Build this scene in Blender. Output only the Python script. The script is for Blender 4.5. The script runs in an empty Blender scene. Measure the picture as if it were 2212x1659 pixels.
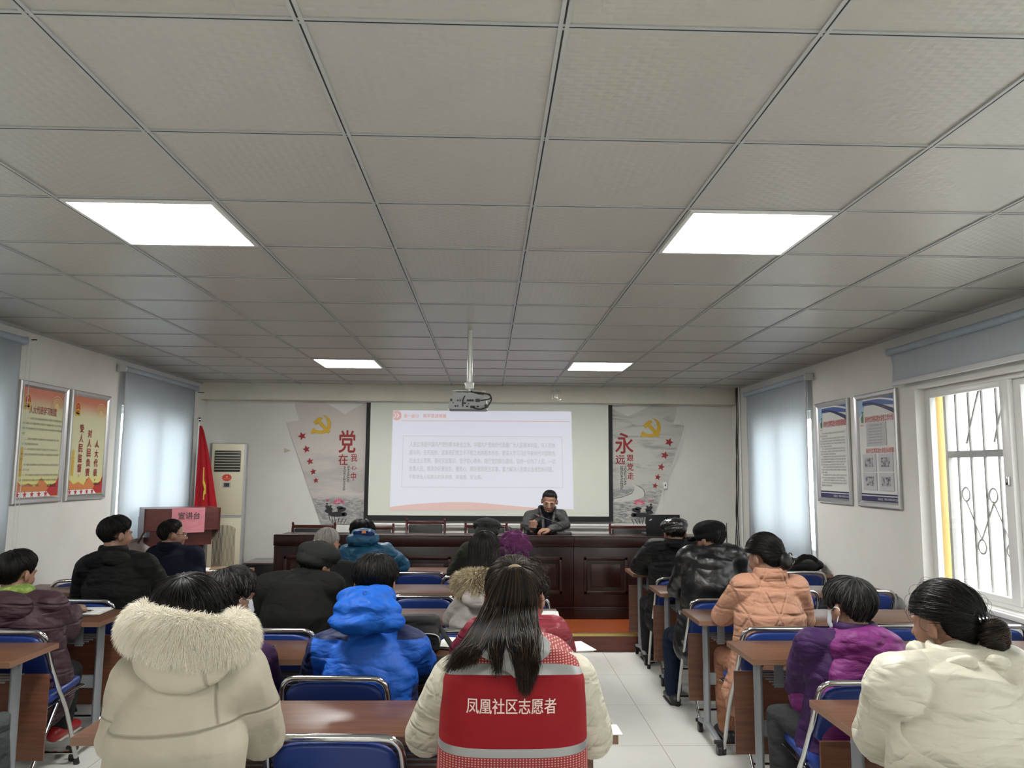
import bpy, bmesh, math, random
import numpy as np
from mathutils import Vector, Matrix, noise as mnoise
random.seed(7); RNG = np.random.default_rng(7)
scene = bpy.context.scene
COL = scene.collection
V = Vector

# ------------------------------------------------------------------ camera, world, exposure
HC = 1.62
FPX, PITCH, YAW, ROLL = 1667.0, 0.1115, 0.0304, -0.0074
def cam_axes():
    cp, sp, cy, sy = math.cos(PITCH), math.sin(PITCH), math.cos(YAW), math.sin(YAW)
    f = V((sy*cp, cy*cp, sp)); r = V((cy, -sy, 0)); u = r.cross(f)
    c, s = math.cos(ROLL), math.sin(ROLL)
    return c*r - s*u, s*r + c*u, f
CR, CU, CF = cam_axes()
cam_d = bpy.data.cameras.new('camera'); cam = bpy.data.objects.new('camera', cam_d); COL.objects.link(cam)
m = Matrix.Identity(4)
for i in range(3):
    m[i][0], m[i][1], m[i][2] = CR[i], CU[i], -CF[i]
m[2][3] = HC
cam.matrix_world = m
cam_d.sensor_width = 36; cam_d.lens = FPX/2212*36; cam_d.clip_start = 0.05
scene.camera = cam
scene.view_settings.view_transform = 'Standard'; scene.view_settings.look = 'None'
scene.view_settings.gamma = 1.0; scene.view_settings.use_curve_mapping = False
scene.view_settings.exposure = 0.28
w = bpy.data.worlds.new('overcast_sky'); scene.world = w; w.use_nodes = True
w.node_tree.nodes['Background'].inputs[0].default_value = (0.93, 0.965, 1.0, 1)
w.node_tree.nodes['Background'].inputs[1].default_value = 7.5
scene.cycles.use_denoising = True
scene.cycles.max_bounces = 8; scene.cycles.diffuse_bounces = 5; scene.cycles.glossy_bounces = 4
scene.cycles.transmission_bounces = 6; scene.cycles.transparent_max_bounces = 8
scene.cycles.caustics_reflective = False; scene.cycles.caustics_refractive = False
scene.cycles.sample_clamp_indirect = 6.0
PANEL_LIGHT = 50.0

def at(px, py, X=None, Y=None, Z=None):
    """the point of the room seen at a pixel of the 2212x1659 frame, on the plane X, Y or Z"""
    d = CR*((px-1106)/FPX) - CU*((py-829.5)/FPX) + CF
    t = X/d.x if X is not None else Y/d.y if Y is not None else (Z-HC)/d.z
    return d*t + V((0, 0, HC))

# ------------------------------------------------------------------ materials
class S:
    """a shader value with arithmetic"""
    def __init__(s, nt, k): s.nt = nt; s.k = k
    def _m(s, op, *a):
        n = s.nt.nodes.new('ShaderNodeMath'); n.operation = op
        for i, x in enumerate((s,)+a):
            if isinstance(x, S): s.nt.links.new(x.k, n.inputs[i])
            else: n.inputs[i].default_value = x
        return S(s.nt, n.outputs[0])
    def __add__(s, o): return s._m('ADD', o)
    def __radd__(s, o): return s._m('ADD', o)
    def __sub__(s, o): return s._m('SUBTRACT', o)
    def __rsub__(s, o): return (s*-1)+o
    def __mul__(s, o): return s._m('MULTIPLY', o)
    def __rmul__(s, o): return s._m('MULTIPLY', o)
    def __truediv__(s, o): return s._m('DIVIDE', o)
    def abs(s): return s._m('ABSOLUTE')
    def fract(s): return s._m('FRACT')
    def gt(s, o): return s._m('GREATER_THAN', o)
    def lt(s, o): return s._m('LESS_THAN', o)
    def max(s, o): return s._m('MAXIMUM', o)
    def min(s, o): return s._m('MINIMUM', o)
    def sin(s): return s._m('SINE')
    def floor(s): return s._m('FLOOR')
    def pow(s, o): return s._m('POWER', o)
    def ramp(s, a, b):
        n = s.nt.nodes.new('ShaderNodeMapRange'); n.interpolation_type = 'SMOOTHSTEP'
        s.nt.links.new(s.k, n.inputs[0]); n.inputs[1].default_value = a; n.inputs[2].default_value = b
        return S(s.nt, n.outputs[0])
class Mat:
    def __init__(s, name, col=(.5, .5, .5), rough=.6, metal=0., spec=.5, **kw):
        s.m = bpy.data.materials.new(name); s.m.use_nodes = True; s.nt = s.m.node_tree
        s.b = s.nt.nodes['Principled BSDF']
        s.b.inputs['Base Color'].default_value = (*col, 1); s.b.inputs['Roughness'].default_value = rough
        s.b.inputs['Metallic'].default_value = metal; s.b.inputs['Specular IOR Level'].default_value = spec
        for k, v in kw.items(): s.b.inputs[k.replace('_', ' ')].default_value = v
        s.m.diffuse_color = (*col, 1)
    def pos(s):
        if not hasattr(s, '_p'):
            t = s.nt.nodes.new('ShaderNodeTexCoord'); s._obj = t.outputs['Object']
            x = s.nt.nodes.new('ShaderNodeSeparateXYZ'); s.nt.links.new(s._obj, x.inputs[0])
            s._p = [S(s.nt, o) for o in x.outputs]
        return s._p
    def noise(s, scale=5, detail=3, rough=.5, vec=None, dist=0):
        s.pos(); n = s.nt.nodes.new('ShaderNodeTexNoise')
        n.inputs['Scale'].default_value = scale; n.inputs['Detail'].default_value = detail
        n.inputs['Roughness'].default_value = rough; n.inputs['Distortion'].default_value = dist
        if vec is None: s.nt.links.new(s._obj, n.inputs['Vector'])
        else:
            mp = s.nt.nodes.new('ShaderNodeMapping'); s.nt.links.new(s._obj, mp.inputs[0])
            mp.inputs['Scale'].default_value = vec; s.nt.links.new(mp.outputs[0], n.inputs['Vector'])
        return S(s.nt, n.outputs['Fac'])
    def attr(s, name):
        a = s.nt.nodes.new('ShaderNodeAttribute'); a.attribute_name = name
        return S(s.nt, a.outputs['Fac'])
    def mix(s, f, a, b):
        n = s.nt.nodes.new('ShaderNodeMix'); n.data_type = 'RGBA'
        if isinstance(f, S): s.nt.links.new(f.k, n.inputs[0])
        else: n.inputs[0].default_value = f
        for i, c in ((6, a), (7, b)):
            if isinstance(c, tuple): n.inputs[i].default_value = (*c[:3], 1)
            else: s.nt.links.new(c, n.inputs[i])
        return n.outputs[2]
    def color(s, c): s.nt.links.new(c, s.b.inputs['Base Color']); return s
    def roughness(s, v): s.nt.links.new(v.k, s.b.inputs['Roughness']); return s
    def bump(s, h, strength=.5, dist=.01):
        n = s.nt.nodes.new('ShaderNodeBump'); n.inputs['Strength'].default_value = strength
        n.inputs['Distance'].default_value = dist
        s.nt.links.new(h.k, n.inputs['Height'])
        if getattr(s, '_bn', None): s.nt.links.new(s._bn, n.inputs['Normal'])
        s._bn = n.outputs[0]; s.nt.links.new(s._bn, s.b.inputs['Normal']); return s
MATS = {}
def MT(name, *a, **k):
    if name not in MATS: MATS[name] = Mat(name, *a, **k)
    return MATS[name]

def creases(t, fold=.5, scale=7, vec=(1, 1, 2.2), seed=1):
    n = t.noise(scale*.55, 2, .4, vec, .35*seed); h = ((n-.5).abs()*7).min(1.)
    n2 = t.noise(scale*1.5, 2, .5, vec, .5); h2 = ((n2-.5).abs()*6).min(1.)
    t.bump(t.noise(scale*.5, 2, .4, vec, .3), fold*.9, .07); t.bump(h, fold*.55, .02); t.bump(h2, fold*.3, .007)
def cloth(name, col, rough=.85, fold=.5, scale=7, vec=(1, 1, 2.2), weave=True, spec=.15, dark=.8):
    if name in MATS: return MATS[name]
    t = MT(name, col, rough, spec=spec)
    t.color(t.mix(t.noise(30, 2), tuple(c*dark for c in col), col)); creases(t, fold, scale, vec)
    if weave: t.bump(t.noise(600, 1), .15, .001)
    return t

def wood(name, c1, c2, rough=.35, vec=(1.5, 30, 30), spec=.5, scale=2):
    if name in MATS: return MATS[name]
    t = MT(name, c1, rough, spec=spec)
    n = t.noise(scale, 5, .6, vec, .3).ramp(.35, .65)
    t.color(t.mix(n, c1, c2)); t.bump(n, .08, .002)
    return t

# ------------------------------------------------------------------ geometry helpers
def tag(o, label=None, cat=None, group=None, kind=None):
    if label: o['label'] = label
    if cat: o['category'] = cat
    if group: o['group'] = group
    if kind: o['kind'] = kind
    return o
def empty(name, loc=(0, 0, 0), rz=0):
    o = bpy.data.objects.new(name, None); COL.objects.link(o); o.location = loc; o.rotation_euler.z = rz
    o.empty_display_size = .1
    return o
def link(name, me, mats, parent=None, loc=None):
    o = bpy.data.objects.new(name, me); COL.objects.link(o)
    for t in (mats if isinstance(mats, (list, tuple)) else [mats]): me.materials.append(t.m)
    if parent: o.parent = parent
    if loc is not None: o.location = loc
    return o
def obj(name, bm, mats, parent=None, smooth=True, angle=40, loc=None):
    me = bpy.data.meshes.new(name)
    bmesh.ops.recalc_face_normals(bm, faces=bm.faces)
    bm.to_mesh(me); bm.free()
    if smooth:
        me.shade_smooth()
        try: me.set_sharp_from_angle(angle=math.radians(angle))
        except Exception: pass
    return link(name, me, mats, parent, loc)
def box(bm, c, s, rot=None, mi=0, bev=0, seg=2):
    """box centred at c with full sizes s"""
    r = bmesh.ops.create_cube(bm, size=1)['verts']
    M_ = Matrix.Translation(V(c)) @ (rot.to_4x4() if rot else Matrix.Identity(4)) @ Matrix.Diagonal((*s, 1))
    bmesh.ops.transform(bm, matrix=M_, verts=r)
    fs = {f for v in r for f in v.link_faces}
    for f in fs: f.material_index = mi
    if bev:
        es = list({e for v in r for e in v.link_edges})
        o = bmesh.ops.bevel(bm, geom=es, offset=bev, segments=seg, affect='EDGES', profile=.5)
        for f in o['faces']: f.material_index = mi
    return r
def bx(bm, a, b, mi=0, bev=0):
    """box from corner a to corner b"""
    return box(bm, [(a[i]+b[i])/2 for i in range(3)], [abs(b[i]-a[i]) for i in range(3)], None, mi, bev)
def ring_frames(pts, side=None):
    pts = [V(p) for p in pts]; n = len(pts); T = []
    for i in range(n):
        a = pts[max(i-1, 0)]; b = pts[min(i+1, n-1)]; d = b-a
        T.append(d.normalized() if d.length > 1e-9 else V((0, 0, 1)))
    ref = V(side) if side else (V((1, 0, 0)) if abs(T[0].x) < .9 else V((0, 1, 0)))
    fr = []
    for t in T:
        x = ref - t*ref.dot(t)
        if x.length < 1e-6: x = t.orthogonal()
        x.normalize(); fr.append((x, t.cross(x)))
        if not side: ref = x
    return pts, T, fr
def loft(bm, pts, rad, seg=14, side=None, cap=True, dome=True, mi=0):
    """tube through pts; rad = radius or (a along side, b across) per point; domed ends"""
    pts, T, fr = ring_frames(pts, side)
    if not isinstance(rad, (list, tuple)) or (len(rad) == 2 and len(pts) != 2 and not isinstance(rad[0], (list, tuple))): rad = [rad]*len(pts)
    R = [(r, r) if not isinstance(r, (list, tuple)) else r for r in rad]
    rows = []
    def ring(c, x, y, a, b):
        return [bm.verts.new(c + x*(a*math.cos(2*math.pi*k/seg)) + y*(b*math.sin(2*math.pi*k/seg))) for k in range(seg)]
    if dome:
        a, b = R[0]; h = min(a, b)
        for ph in (75, 50, 25):
            q = math.radians(ph); rows.append(ring(pts[0]-T[0]*h*math.sin(q), *fr[0], a*math.cos(q), b*math.cos(q)))
    for p, f, (a, b) in zip(pts, fr, R): rows.append(ring(p, *f, a, b))
    if dome:
        a, b = R[-1]; h = min(a, b)
        for ph in (25, 50, 75):
            q = math.radians(ph); rows.append(ring(pts[-1]+T[-1]*h*math.sin(q), *fr[-1], a*math.cos(q), b*math.cos(q)))
    for A, B in zip(rows, rows[1:]):
        for k in range(seg):
            f = bm.faces.new((A[k], A[(k+1) % seg], B[(k+1) % seg], B[k])); f.material_index = mi
    if cap:
        f = bm.faces.new(rows[0][::-1]); f.material_index = mi
        f = bm.faces.new(rows[-1]); f.material_index = mi
    return rows
def tube(bm, pts, r, seg=10, mi=0): return loft(bm, pts, [r]*len(pts), seg, dome=False, mi=mi)
def arc(a, b, c, n=6):
    """quadratic bend a-b-c"""
    a, b, c = V(a), V(b), V(c)
    return [(1-t)**2*a + 2*t*(1-t)*b + t*t*c for t in [i/n for i in range(n+1)]]
def smooth_path(pts, n=6):
    """Catmull-Rom through pts"""
    P = [V(p) for p in pts]; out = []
    for i in range(len(P)-1):
        p0, p1, p2, p3 = P[max(i-1, 0)], P[i], P[i+1], P[min(i+2, len(P)-1)]
        for k in range(n):
            t = k/n
            out.append(.5*((2*p1)+(p2-p0)*t+(2*p0-5*p1+4*p2-p3)*t*t+(3*p1-p0-3*p2+p3)*t**3))
    return out+[P[-1]]
def ball(bm, c, r, rot=None, seg=20, mi=0):
    v = bmesh.ops.create_uvsphere(bm, u_segments=seg, v_segments=max(8, seg*2//3), radius=1)['verts']
    r = r if isinstance(r, (list, tuple)) else (r, r, r)
    M_ = Matrix.Translation(V(c)) @ (rot.to_4x4() if rot else Matrix.Identity(4)) @ Matrix.Diagonal((*r, 1))
    bmesh.ops.transform(bm, matrix=M_, verts=v)
    for f in {f for q in v for f in q.link_faces}: f.material_index = mi
    return v
def cyl(bm, a, b, r, seg=16, mi=0): return loft(bm, [a, b], [r, r], seg, dome=False, mi=mi)
def new(): return bmesh.new()
def copy_tree(o, parent=None, fresh=()):
    c = o.copy(); COL.objects.link(c); c.parent = parent
    for ch in list(KIDS.get(o.name, ())): copy_tree(ch, c)
    return c
KIDS = {}
def index_kids():
    KIDS.clear()
    for o in bpy.data.objects:
        if o.parent: KIDS.setdefault(o.parent.name, []).append(o)

class Sheet:
    """a flat printed surface: origin, right, up; out = towards the viewer"""
    def __init__(s, O, U, W): s.O = V(O); s.U = V(U).normalized(); s.W = V(W).normalized(); s.N = s.U.cross(s.W); s.k = 0
    def p(s, u, v, e): return s.O + s.U*u + s.W*v + s.N*e
    def poly(s, name, polys, mat, parent, e=.001):
        bm = new()
        for P in polys:
            bm.faces.new([bm.verts.new(s.p(u, v, e)) for u, v in P])
        me = bpy.data.meshes.new(name); bm.to_mesh(me); bm.free()
        return link(name, me, mat, parent)
    def loc(s, P): P = V(P)-s.O; return (P.dot(s.U), P.dot(s.W))
    def text(s, name, items, mat, parent, e=.0015, bold=0.):
        """items: (string, u, v, width, height[, rot]) with (u,v) the lower left corner of the box it fills; one mesh"""
        vs, fs = [], []
        for it in items:
            st, u, v, ww, hh = it[:5]; rot = it[5] if len(it) > 5 else 0
            X, Fc = glyphs(st, 0.)
            lo, hi = X.min(0), X.max(0); sz = np.maximum(hi-lo, 1e-6)
            q = (X-lo)/sz
            k_ = bold*hh*.55
            for n_, (du, dv) in enumerate(((-k_, 0), (k_, 0), (0, k_), (0, -k_)) if bold else ((0, 0),)):
                b = len(vs)
                for a, c in q: vs.append(tuple(s.p(u+a*ww+du, v+c*hh+dv, e+.0001*n_)))
                fs += [tuple(i+b for i in f) for f in Fc]
        me = bpy.data.meshes.new(name); me.from_pydata(vs, [], fs)
        return link(name, me, mat, parent)
GL = {}
def glyphs(st, bold=0.):
    k = (st, bold)
    if k not in GL:
        c = bpy.data.curves.new('t', 'FONT'); c.body = st; c.size = 1; c.resolution_u = 4; c.offset = bold; c.fill_mode = 'BOTH'
        o = bpy.data.objects.new('t', c); COL.objects.link(o)
        dg = bpy.context.evaluated_depsgraph_get(); dg.update()
        me = bpy.data.meshes.new_from_object(o.evaluated_get(dg))
        X = np.array([v.co[:2] for v in me.vertices]); Fc = [tuple(p.vertices) for p in me.polygons]
        bpy.data.objects.remove(o); bpy.data.curves.remove(c); bpy.data.meshes.remove(me)
        GL[k] = (X, Fc)
    return GL[k]
# ------------------------------------------------------------------ room shell
XL, XR, YF, YB, ZC, WT = -3.4, 3.0, 9.4, -4.2, 2.63, .2
GX, GY = -1.0376, 1.6552                                   # ceiling grid origin, 0.6 m tiles
plaster = MT('white_plaster', (.72, .71, .68), .9)
plaster.bump(plaster.noise(3, 4, .6), .12, .03).bump(plaster.noise(90, 2), .12, .002)
plaster.color(plaster.mix(plaster.noise(1.3, 4, .6).ramp(.35, .75), (.74, .73, .70), (.67, .66, .62)))
beamp = MT('yellowed_plaster', (.68, .65, .55), .85)
beamp.color(beamp.mix(beamp.noise(2.5, 4, .65).ramp(.4, .7), (.70, .67, .58), (.64, .61, .51)))
ftile = MT('white_floor_tile', (.78, .78, .74), .1, spec=.6)
p = ftile.pos(); gx = ((p[0]+.55)/.8).fract(); gy = ((p[1]+.83)/.8).fract()
ln = (gx-.5).abs().max((gy-.5).abs()).gt(.4972)
ftile.color(ftile.mix(ln, ftile.mix(ftile.noise(2, 4), (.80, .80, .76), (.73, .73, .69)), (.42, .41, .38)))
ftile.roughness(ftile.noise(6, 3).ramp(.3, .8)*.12+.08)
ctile = MT('vinyl_ceiling_tile', (.42, .405, .375), .36, spec=.6)
p = ctile.pos(); a = (p[0]/.03); b = (p[1]/.02)
cell = ((a.floor()+b.floor())*.5).fract().gt(.2)
h = (a.fract()-.5).abs()*cell + (b.fract()-.5).abs()*(1-cell)
ctile.bump(h, .42, .003); ctile.bump(ctile.noise(60, 2), .12, .002)
tx = ((p[0]-GX)/.6).floor(); ty = ((p[1]-GY)/.6).floor()
rnd = ((tx*12.98+ty*78.23).sin()*43758.5).fract()
ctile.color(ctile.mix(rnd, (.43, .415, .385), (.395, .38, .35)))
cbar = MT('grey_ceiling_runner', (.40, .41, .41), .4, spec=.5)
cgroove = MT('dark_groove', (.02, .02, .025), .7)
white_frame = MT('white_window_plastic', (.78, .78, .77), .3)
glass = MT('window_glass', (1, 1, 1), .02, Transmission_Weight=1.0, IOR=1.02)
glass.m.use_nodes = True
def see_glass(name='clear_glass'):
    m_ = bpy.data.materials.new(name); m_.use_nodes = True; nt = m_.node_tree; nt.nodes.clear()
    o = nt.nodes.new('ShaderNodeOutputMaterial'); mx = nt.nodes.new('ShaderNodeMixShader'); t = nt.nodes.new('ShaderNodeBsdfTransparent')
    g = nt.nodes.new('ShaderNodeBsdfGlossy'); g.inputs['Roughness'].default_value = .02
    mx.inputs[0].default_value = .06; t.inputs[0].default_value = (.97, .98, .97, 1)
    nt.links.new(t.outputs[0], mx.inputs[1]); nt.links.new(g.outputs[0], mx.inputs[2]); nt.links.new(mx.outputs[0], o.inputs[0])
    class _: pass
    r = _(); r.m = m_; return r
glass = see_glass()

def wall_mesh(name, lo, hi, holes, fixed, axis, mat, thick):
    """wall in the plane axis=fixed, spanning lo..hi in (run, z), with rectangular holes; thick may be negative"""
    us = sorted({lo[0], hi[0], *[h[0] for h in holes], *[h[1] for h in holes]})
    vs = sorted({lo[1], hi[1], *[h[2] for h in holes], *[h[3] for h in holes]})
    bm = new()
    for i in range(len(us)-1):
        for j in range(len(vs)-1):
            uc, vc = (us[i]+us[i+1])/2, (vs[j]+vs[j+1])/2
            if any(h[0] < uc < h[1] and h[2] < vc < h[3] for h in holes): continue
            A, B = (fixed, us[i], vs[j]), (fixed+thick, us[i+1], vs[j+1])
            if axis == 'y': A, B = (us[i], fixed, vs[j]), (us[i+1], fixed+thick, vs[j+1])
            bx(bm, A, B)
    bmesh.ops.remove_doubles(bm, verts=bm.verts, dist=1e-5)
    return tag(obj(name, bm, mat, smooth=False), kind='structure')
WL = [(7.25, 8.72, .95, 2.2), (3.3, 5.38, .95, 2.2)]
WR = [(7.08, 8.5, .83, 2.2), (2.75, 5.32, .83, 2.21), (-1.2, 1.4, .83, 2.2)]
wall_mesh('wall_left', (YB, 0), (YF, ZC+.05), WL, XL, 'x', plaster, -WT)
wall_mesh('wall_right', (YB, 0), (YF, ZC+.05), WR, XR, 'x', plaster, WT)
wall_mesh('wall_front', (XL-WT, 0), (XR+WT, ZC+.05), [], YF, 'y', plaster, .2)
wall_mesh('wall_back', (XL-WT, 0), (XR+WT, ZC+.05), [], YB, 'y', plaster, -.2)
bm = new(); bx(bm, (XL-WT, YB-.2, -.1), (XR+WT, YF+.2, 0)); tag(obj('floor', bm, ftile, smooth=False), kind='structure')
bm = new(); bx(bm, (XL, 9.2, 2.432), (XR-.02, YF, ZC)); tag(obj('trim_1', bm, beamp, smooth=False), kind='structure')
# ceiling: tiles, runners with their dark slot
bm = new(); bx(bm, (XL-WT, YB-.2, ZC), (XR+WT, YF+.2, ZC+.06))
def bar(a, b, wd, z0, mi): bx(bm, (a[0]-(wd if a[0] == b[0] else 0), a[1]-(wd if a[1] == b[1] else 0), z0), (b[0]+(wd if a[0] == b[0] else 0), b[1]+(wd if a[1] == b[1] else 0), ZC+.001), mi)
k = -3
while GX+.6*k < XR:
    x = GX+.6*k; k += 1
    if x < XL+.03: continue
    for s in (-1, 1): bx(bm, (x+s*.0025, YB, ZC-.006), (x+s*.0125, YF-.2, ZC+.001), 1)
    bx(bm, (x-.0032, YB, ZC-.004), (x+.0032, YF-.2, ZC+.001), 2)
j = -9
while GY+.6*j < 9.18:
    y = GY+.6*j; j += 1
    if y < YB+.02: continue
    for s in (-1, 1): bx(bm, (XL, y+s*.0022, ZC-.0042), (XR, y+s*.012, ZC+.001), 1)
    bx(bm, (XL, y-.0022, ZC-.0045), (XR, y+.0022, ZC+.001), 2)
tag(obj('ceiling', bm, [ctile, cbar, cgroove], smooth=False), kind='structure')
# wall angle round the ceiling
bm = new(); bx(bm, (XL, YB, ZC-.02), (XL+.015, 9.2, ZC)); bx(bm, (XR-.015, YB, ZC-.02), (XR, 9.2, ZC))
tag(obj('trim_2', bm, cbar, smooth=False), kind='structure')
# dais
redwood = wood('red_laminate_floor', (.30, .075, .025), (.17, .035, .012), .22, (2, 26, 26), .5, 1.2)
redface = wood('red_brown_board', (.16, .045, .03), (.09, .022, .015), .4, (2, 26, 26), .5, 1.2)
brass = MT('brass_edge', (.75, .58, .22), .3, 1.)
bm = new(); bx(bm, (XL, 7.16, 0), (XR, YF, .158), 1); bx(bm, (XL, 7.165, .158), (XR, YF, .16), 0); bx(bm, (XL, 7.145, .138), (XR, 7.175, .163), 2)
tag(obj('floor_dais', bm, [redwood, redface, brass], smooth=False), kind='structure')

# windows: frames, panes
def window(n, xw, s, y0, y1, z0, z1, sashes):
    """window in a side wall; s=+1 right wall, -1 left wall"""
    root = tag(empty('window_%d' % n, (xw+s*.10, (y0+y1)/2, z0)), kind='structure')
    lx = lambda x: x-(xw+s*.10); ly = lambda y: y-(y0+y1)/2; lz = lambda z: z-z0
    bm = new(); f = .03
    def B(a, b, c, d, x0=-.03, x1=.03, bev=.004): bx(bm, (x0, ly(a), lz(c)), (x1, ly(b), lz(d)), 0, bev)
    B(y0, y0+f, z0, z1); B(y1-f, y1, z0, z1); B(y0, y1, z0, z0+f, -.029, .029); B(y0, y1, z1-f, z1, -.029, .029)
    obj('window_frame', bm, white_frame, root)
    ww = (y1-y0-2*f)/sashes
    for i in range(sashes):
        a, b = y0+f+ww*i, y0+f+ww*(i+1); g = .038; off = .018*(1 if i % 2 else -1)
        bm = new()
        for q in ((a-.01, a+g+(.03 if i else 0), z0+f, z1-f), (b-g-(.03 if i < sashes-1 else 0), b+.01, z0+f, z1-f), (a, b, z0+f, z0+f+g), (a, b, z1-f-g, z1-f)):
            hz = q[3]-q[2] < .1; B(*q, off-(.0155 if hz else .017), off+(.0155 if hz else .017), .003)
        so = obj('window_sash', bm, white_frame, root)
        bm = new(); bx(bm, (off-.003, ly(a+g), lz(z0+f+g)), (off+.003, ly(b-g), lz(z1-f-g)))
        obj('window_pane', bm, glass, so, smooth=False)
        if i: 
            bm = new(); box(bm, (off-s*.028, ly(a+.02), lz(z0+.75)), (.02, .022, .05), None, 0, .004); obj('latch', bm, chrome, so)
    bm = new(); bx(bm, (-s*.13, ly(y0)-.03, -.035), (s*.1, ly(y1)+.03, -.004), 0, .006)
    obj('window_sill', bm, white_frame, root)
    pd = bpy.data.lights.new('portal', 'AREA'); pd.shape = 'RECTANGLE'; pd.size = y1-y0; pd.size_y = z1-z0; pd.cycles.is_portal = True
    po = bpy.data.objects.new('portal', pd); COL.objects.link(po); po.location = (xw+s*(WT+.02), (y0+y1)/2, (z0+z1)/2)
    po.rotation_euler = (math.pi/2, 0, s*math.pi/2); po['kind'] = 'helper'
    return root
chrome = MT('chrome', (.62, .62, .62), .12, 1.)
n = 0
for s, xw, L in ((-1, XL, WL), (1, XR, WR)):
    for (y0, y1, z0, z1) in L:
        n += 1; window(n, xw, s, y0, y1, z0, z1, 2 if y1-y0 < 2 else 3)

# outside the right-hand window: yellow pier, grille, neighbouring house
yel = MT('yellow_render', (.72, .52, .2), .9)
bm = new(); bx(bm, (XR+.135, 5.312, .83), (XR+WT+.02, 5.32, 2.21)); bx(bm, (XR+.135, 2.75, .83), (XR+WT+.02, 2.758, 2.21)); tag(obj('trim_3', bm, yel, smooth=False), kind='structure')
iron = MT('grey_painted_iron', (.36, .35, .34), .6)
g = tag(empty('window_grille', (XR+WT-.02, 4.0, .82)), 'grey painted iron security grille with scrolls outside the uncovered window', 'window grille')
bm = new()
for z in (.02, .93, 1.37): bx(bm, (-.014, -1.24, z-.022), (.014, 1.26, z+.022))
for y in (-1.24, 1.25): bx(bm, (-.015, y-.015, 0), (.015, y+.015, 1.38))
obj('rail', bm, iron, g)
for i in range(17):
    bm = new(); y = -1.1+i*.14
    cyl(bm, (0, y, .0), (0, y, 1.37), .010, 8); obj('bar', bm, iron, g)
for i in range(8):
    bm = new(); y = -1.02+i*.28
    tube(bm, [(0, y-.14, .62), (0, y, .38), (0, y+.14, .62)], .007, 6)
    for q, zz, sg in ((y, .38, -1), (y+.14, .62, 1)):
        for d in (-1, 1): tube(bm, [(0, q+d*(.0+.04*math.sin(t)), zz+sg*(.045*(1-math.cos(t)))) for t in [k*.5 for k in range(0, 8)]], .006, 6)
    tube(bm, arc((0, y-.07, 1.37), (0, y+.0, 1.25), (0, y+.1, 1.0), 6), .008, 6)
    obj('scroll', bm, iron, g)
nb = MT('whitewashed_render', (.72, .71, .66), .9)
p = nb.pos(); nb.color(nb.mix(p[2].gt(1.96)*nb.noise(4, 4, .7).ramp(.42, .62), (.76, .75, .70), (.36, .36, .35)))
bm = new(); bx(bm, (6.8, -4, -.2), (7.0, 16, 3.2)); bx(bm, (6.76, -4, 1.90), (6.8, 16, 1.96)); tag(obj('wall_neighbour', bm, nb, smooth=False), kind='structure')
bm = new(); bx(bm, (XR+WT, -4, -.2), (6.8, 14, -.1)); tag(obj('ground_outside', bm, MT('concrete', (.4, .4, .38), .9), smooth=False), kind='structure')

bm = new(); bx(bm, (-6.6, -4, -.2), (-6.4, 16, 3.0)); tag(obj('wall_neighbour_left', bm, MT('pale_render', (.72, .72, .70), .9), smooth=False), kind='structure')  # unseen wall, added to cut the daylight reaching the left blinds
bm = new(); bx(bm, (-6.4, -4, -.2), (XL-WT, 14, -.1)); tag(obj('ground_outside_left', bm, MATS['concrete'], smooth=False), kind='structure')
# ceiling light panels
lamp = MT('lit_diffuser', (1, 1, 1), .5); lamp.b.inputs['Emission Color'].default_value = (1, .985, .94, 1); lamp.b.inputs['Emission Strength'].default_value = PANEL_LIGHT
alu = MT('brushed_aluminium', (.55, .55, .56), .32, 1.)
lname = {(-1, 2): 'large lit square panel in the ceiling near the camera, on the left', (3, 2): 'large lit square panel in the ceiling near the camera, on the right',
         (-1, 9): 'small-looking lit square panel near the screen, left of the projector pole', (3, 9): 'small-looking lit square panel near the screen, right of the projector pole',
         (-1, -5): 'lit square panel in the ceiling behind the camera, on the left', (3, -5): 'lit square panel in the ceiling behind the camera, on the right'}
for (i, j), lb in lname.items():
    x, y = GX+.6*i+.3, GY+.6*j+.3
    r = tag(empty('ceiling_light', (x, y, ZC)), lb, 'ceiling light', 'square panel lights in the ceiling')
    bm = new()
    for a, b, c, d in ((-.288, -.288, .288, -.272), (-.288, .272, .288, .288), (-.288, -.272, -.272, .272), (.272, -.272, .288, .272)): bx(bm, (a, b, -.012), (c, d, -.001))
    obj('frame', bm, white_frame, r, smooth=False)
    bm = new(); bx(bm, (-.272, -.272, -.009), (.272, .272, -.002)); obj('diffuser', bm, lamp, r, smooth=False)

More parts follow.
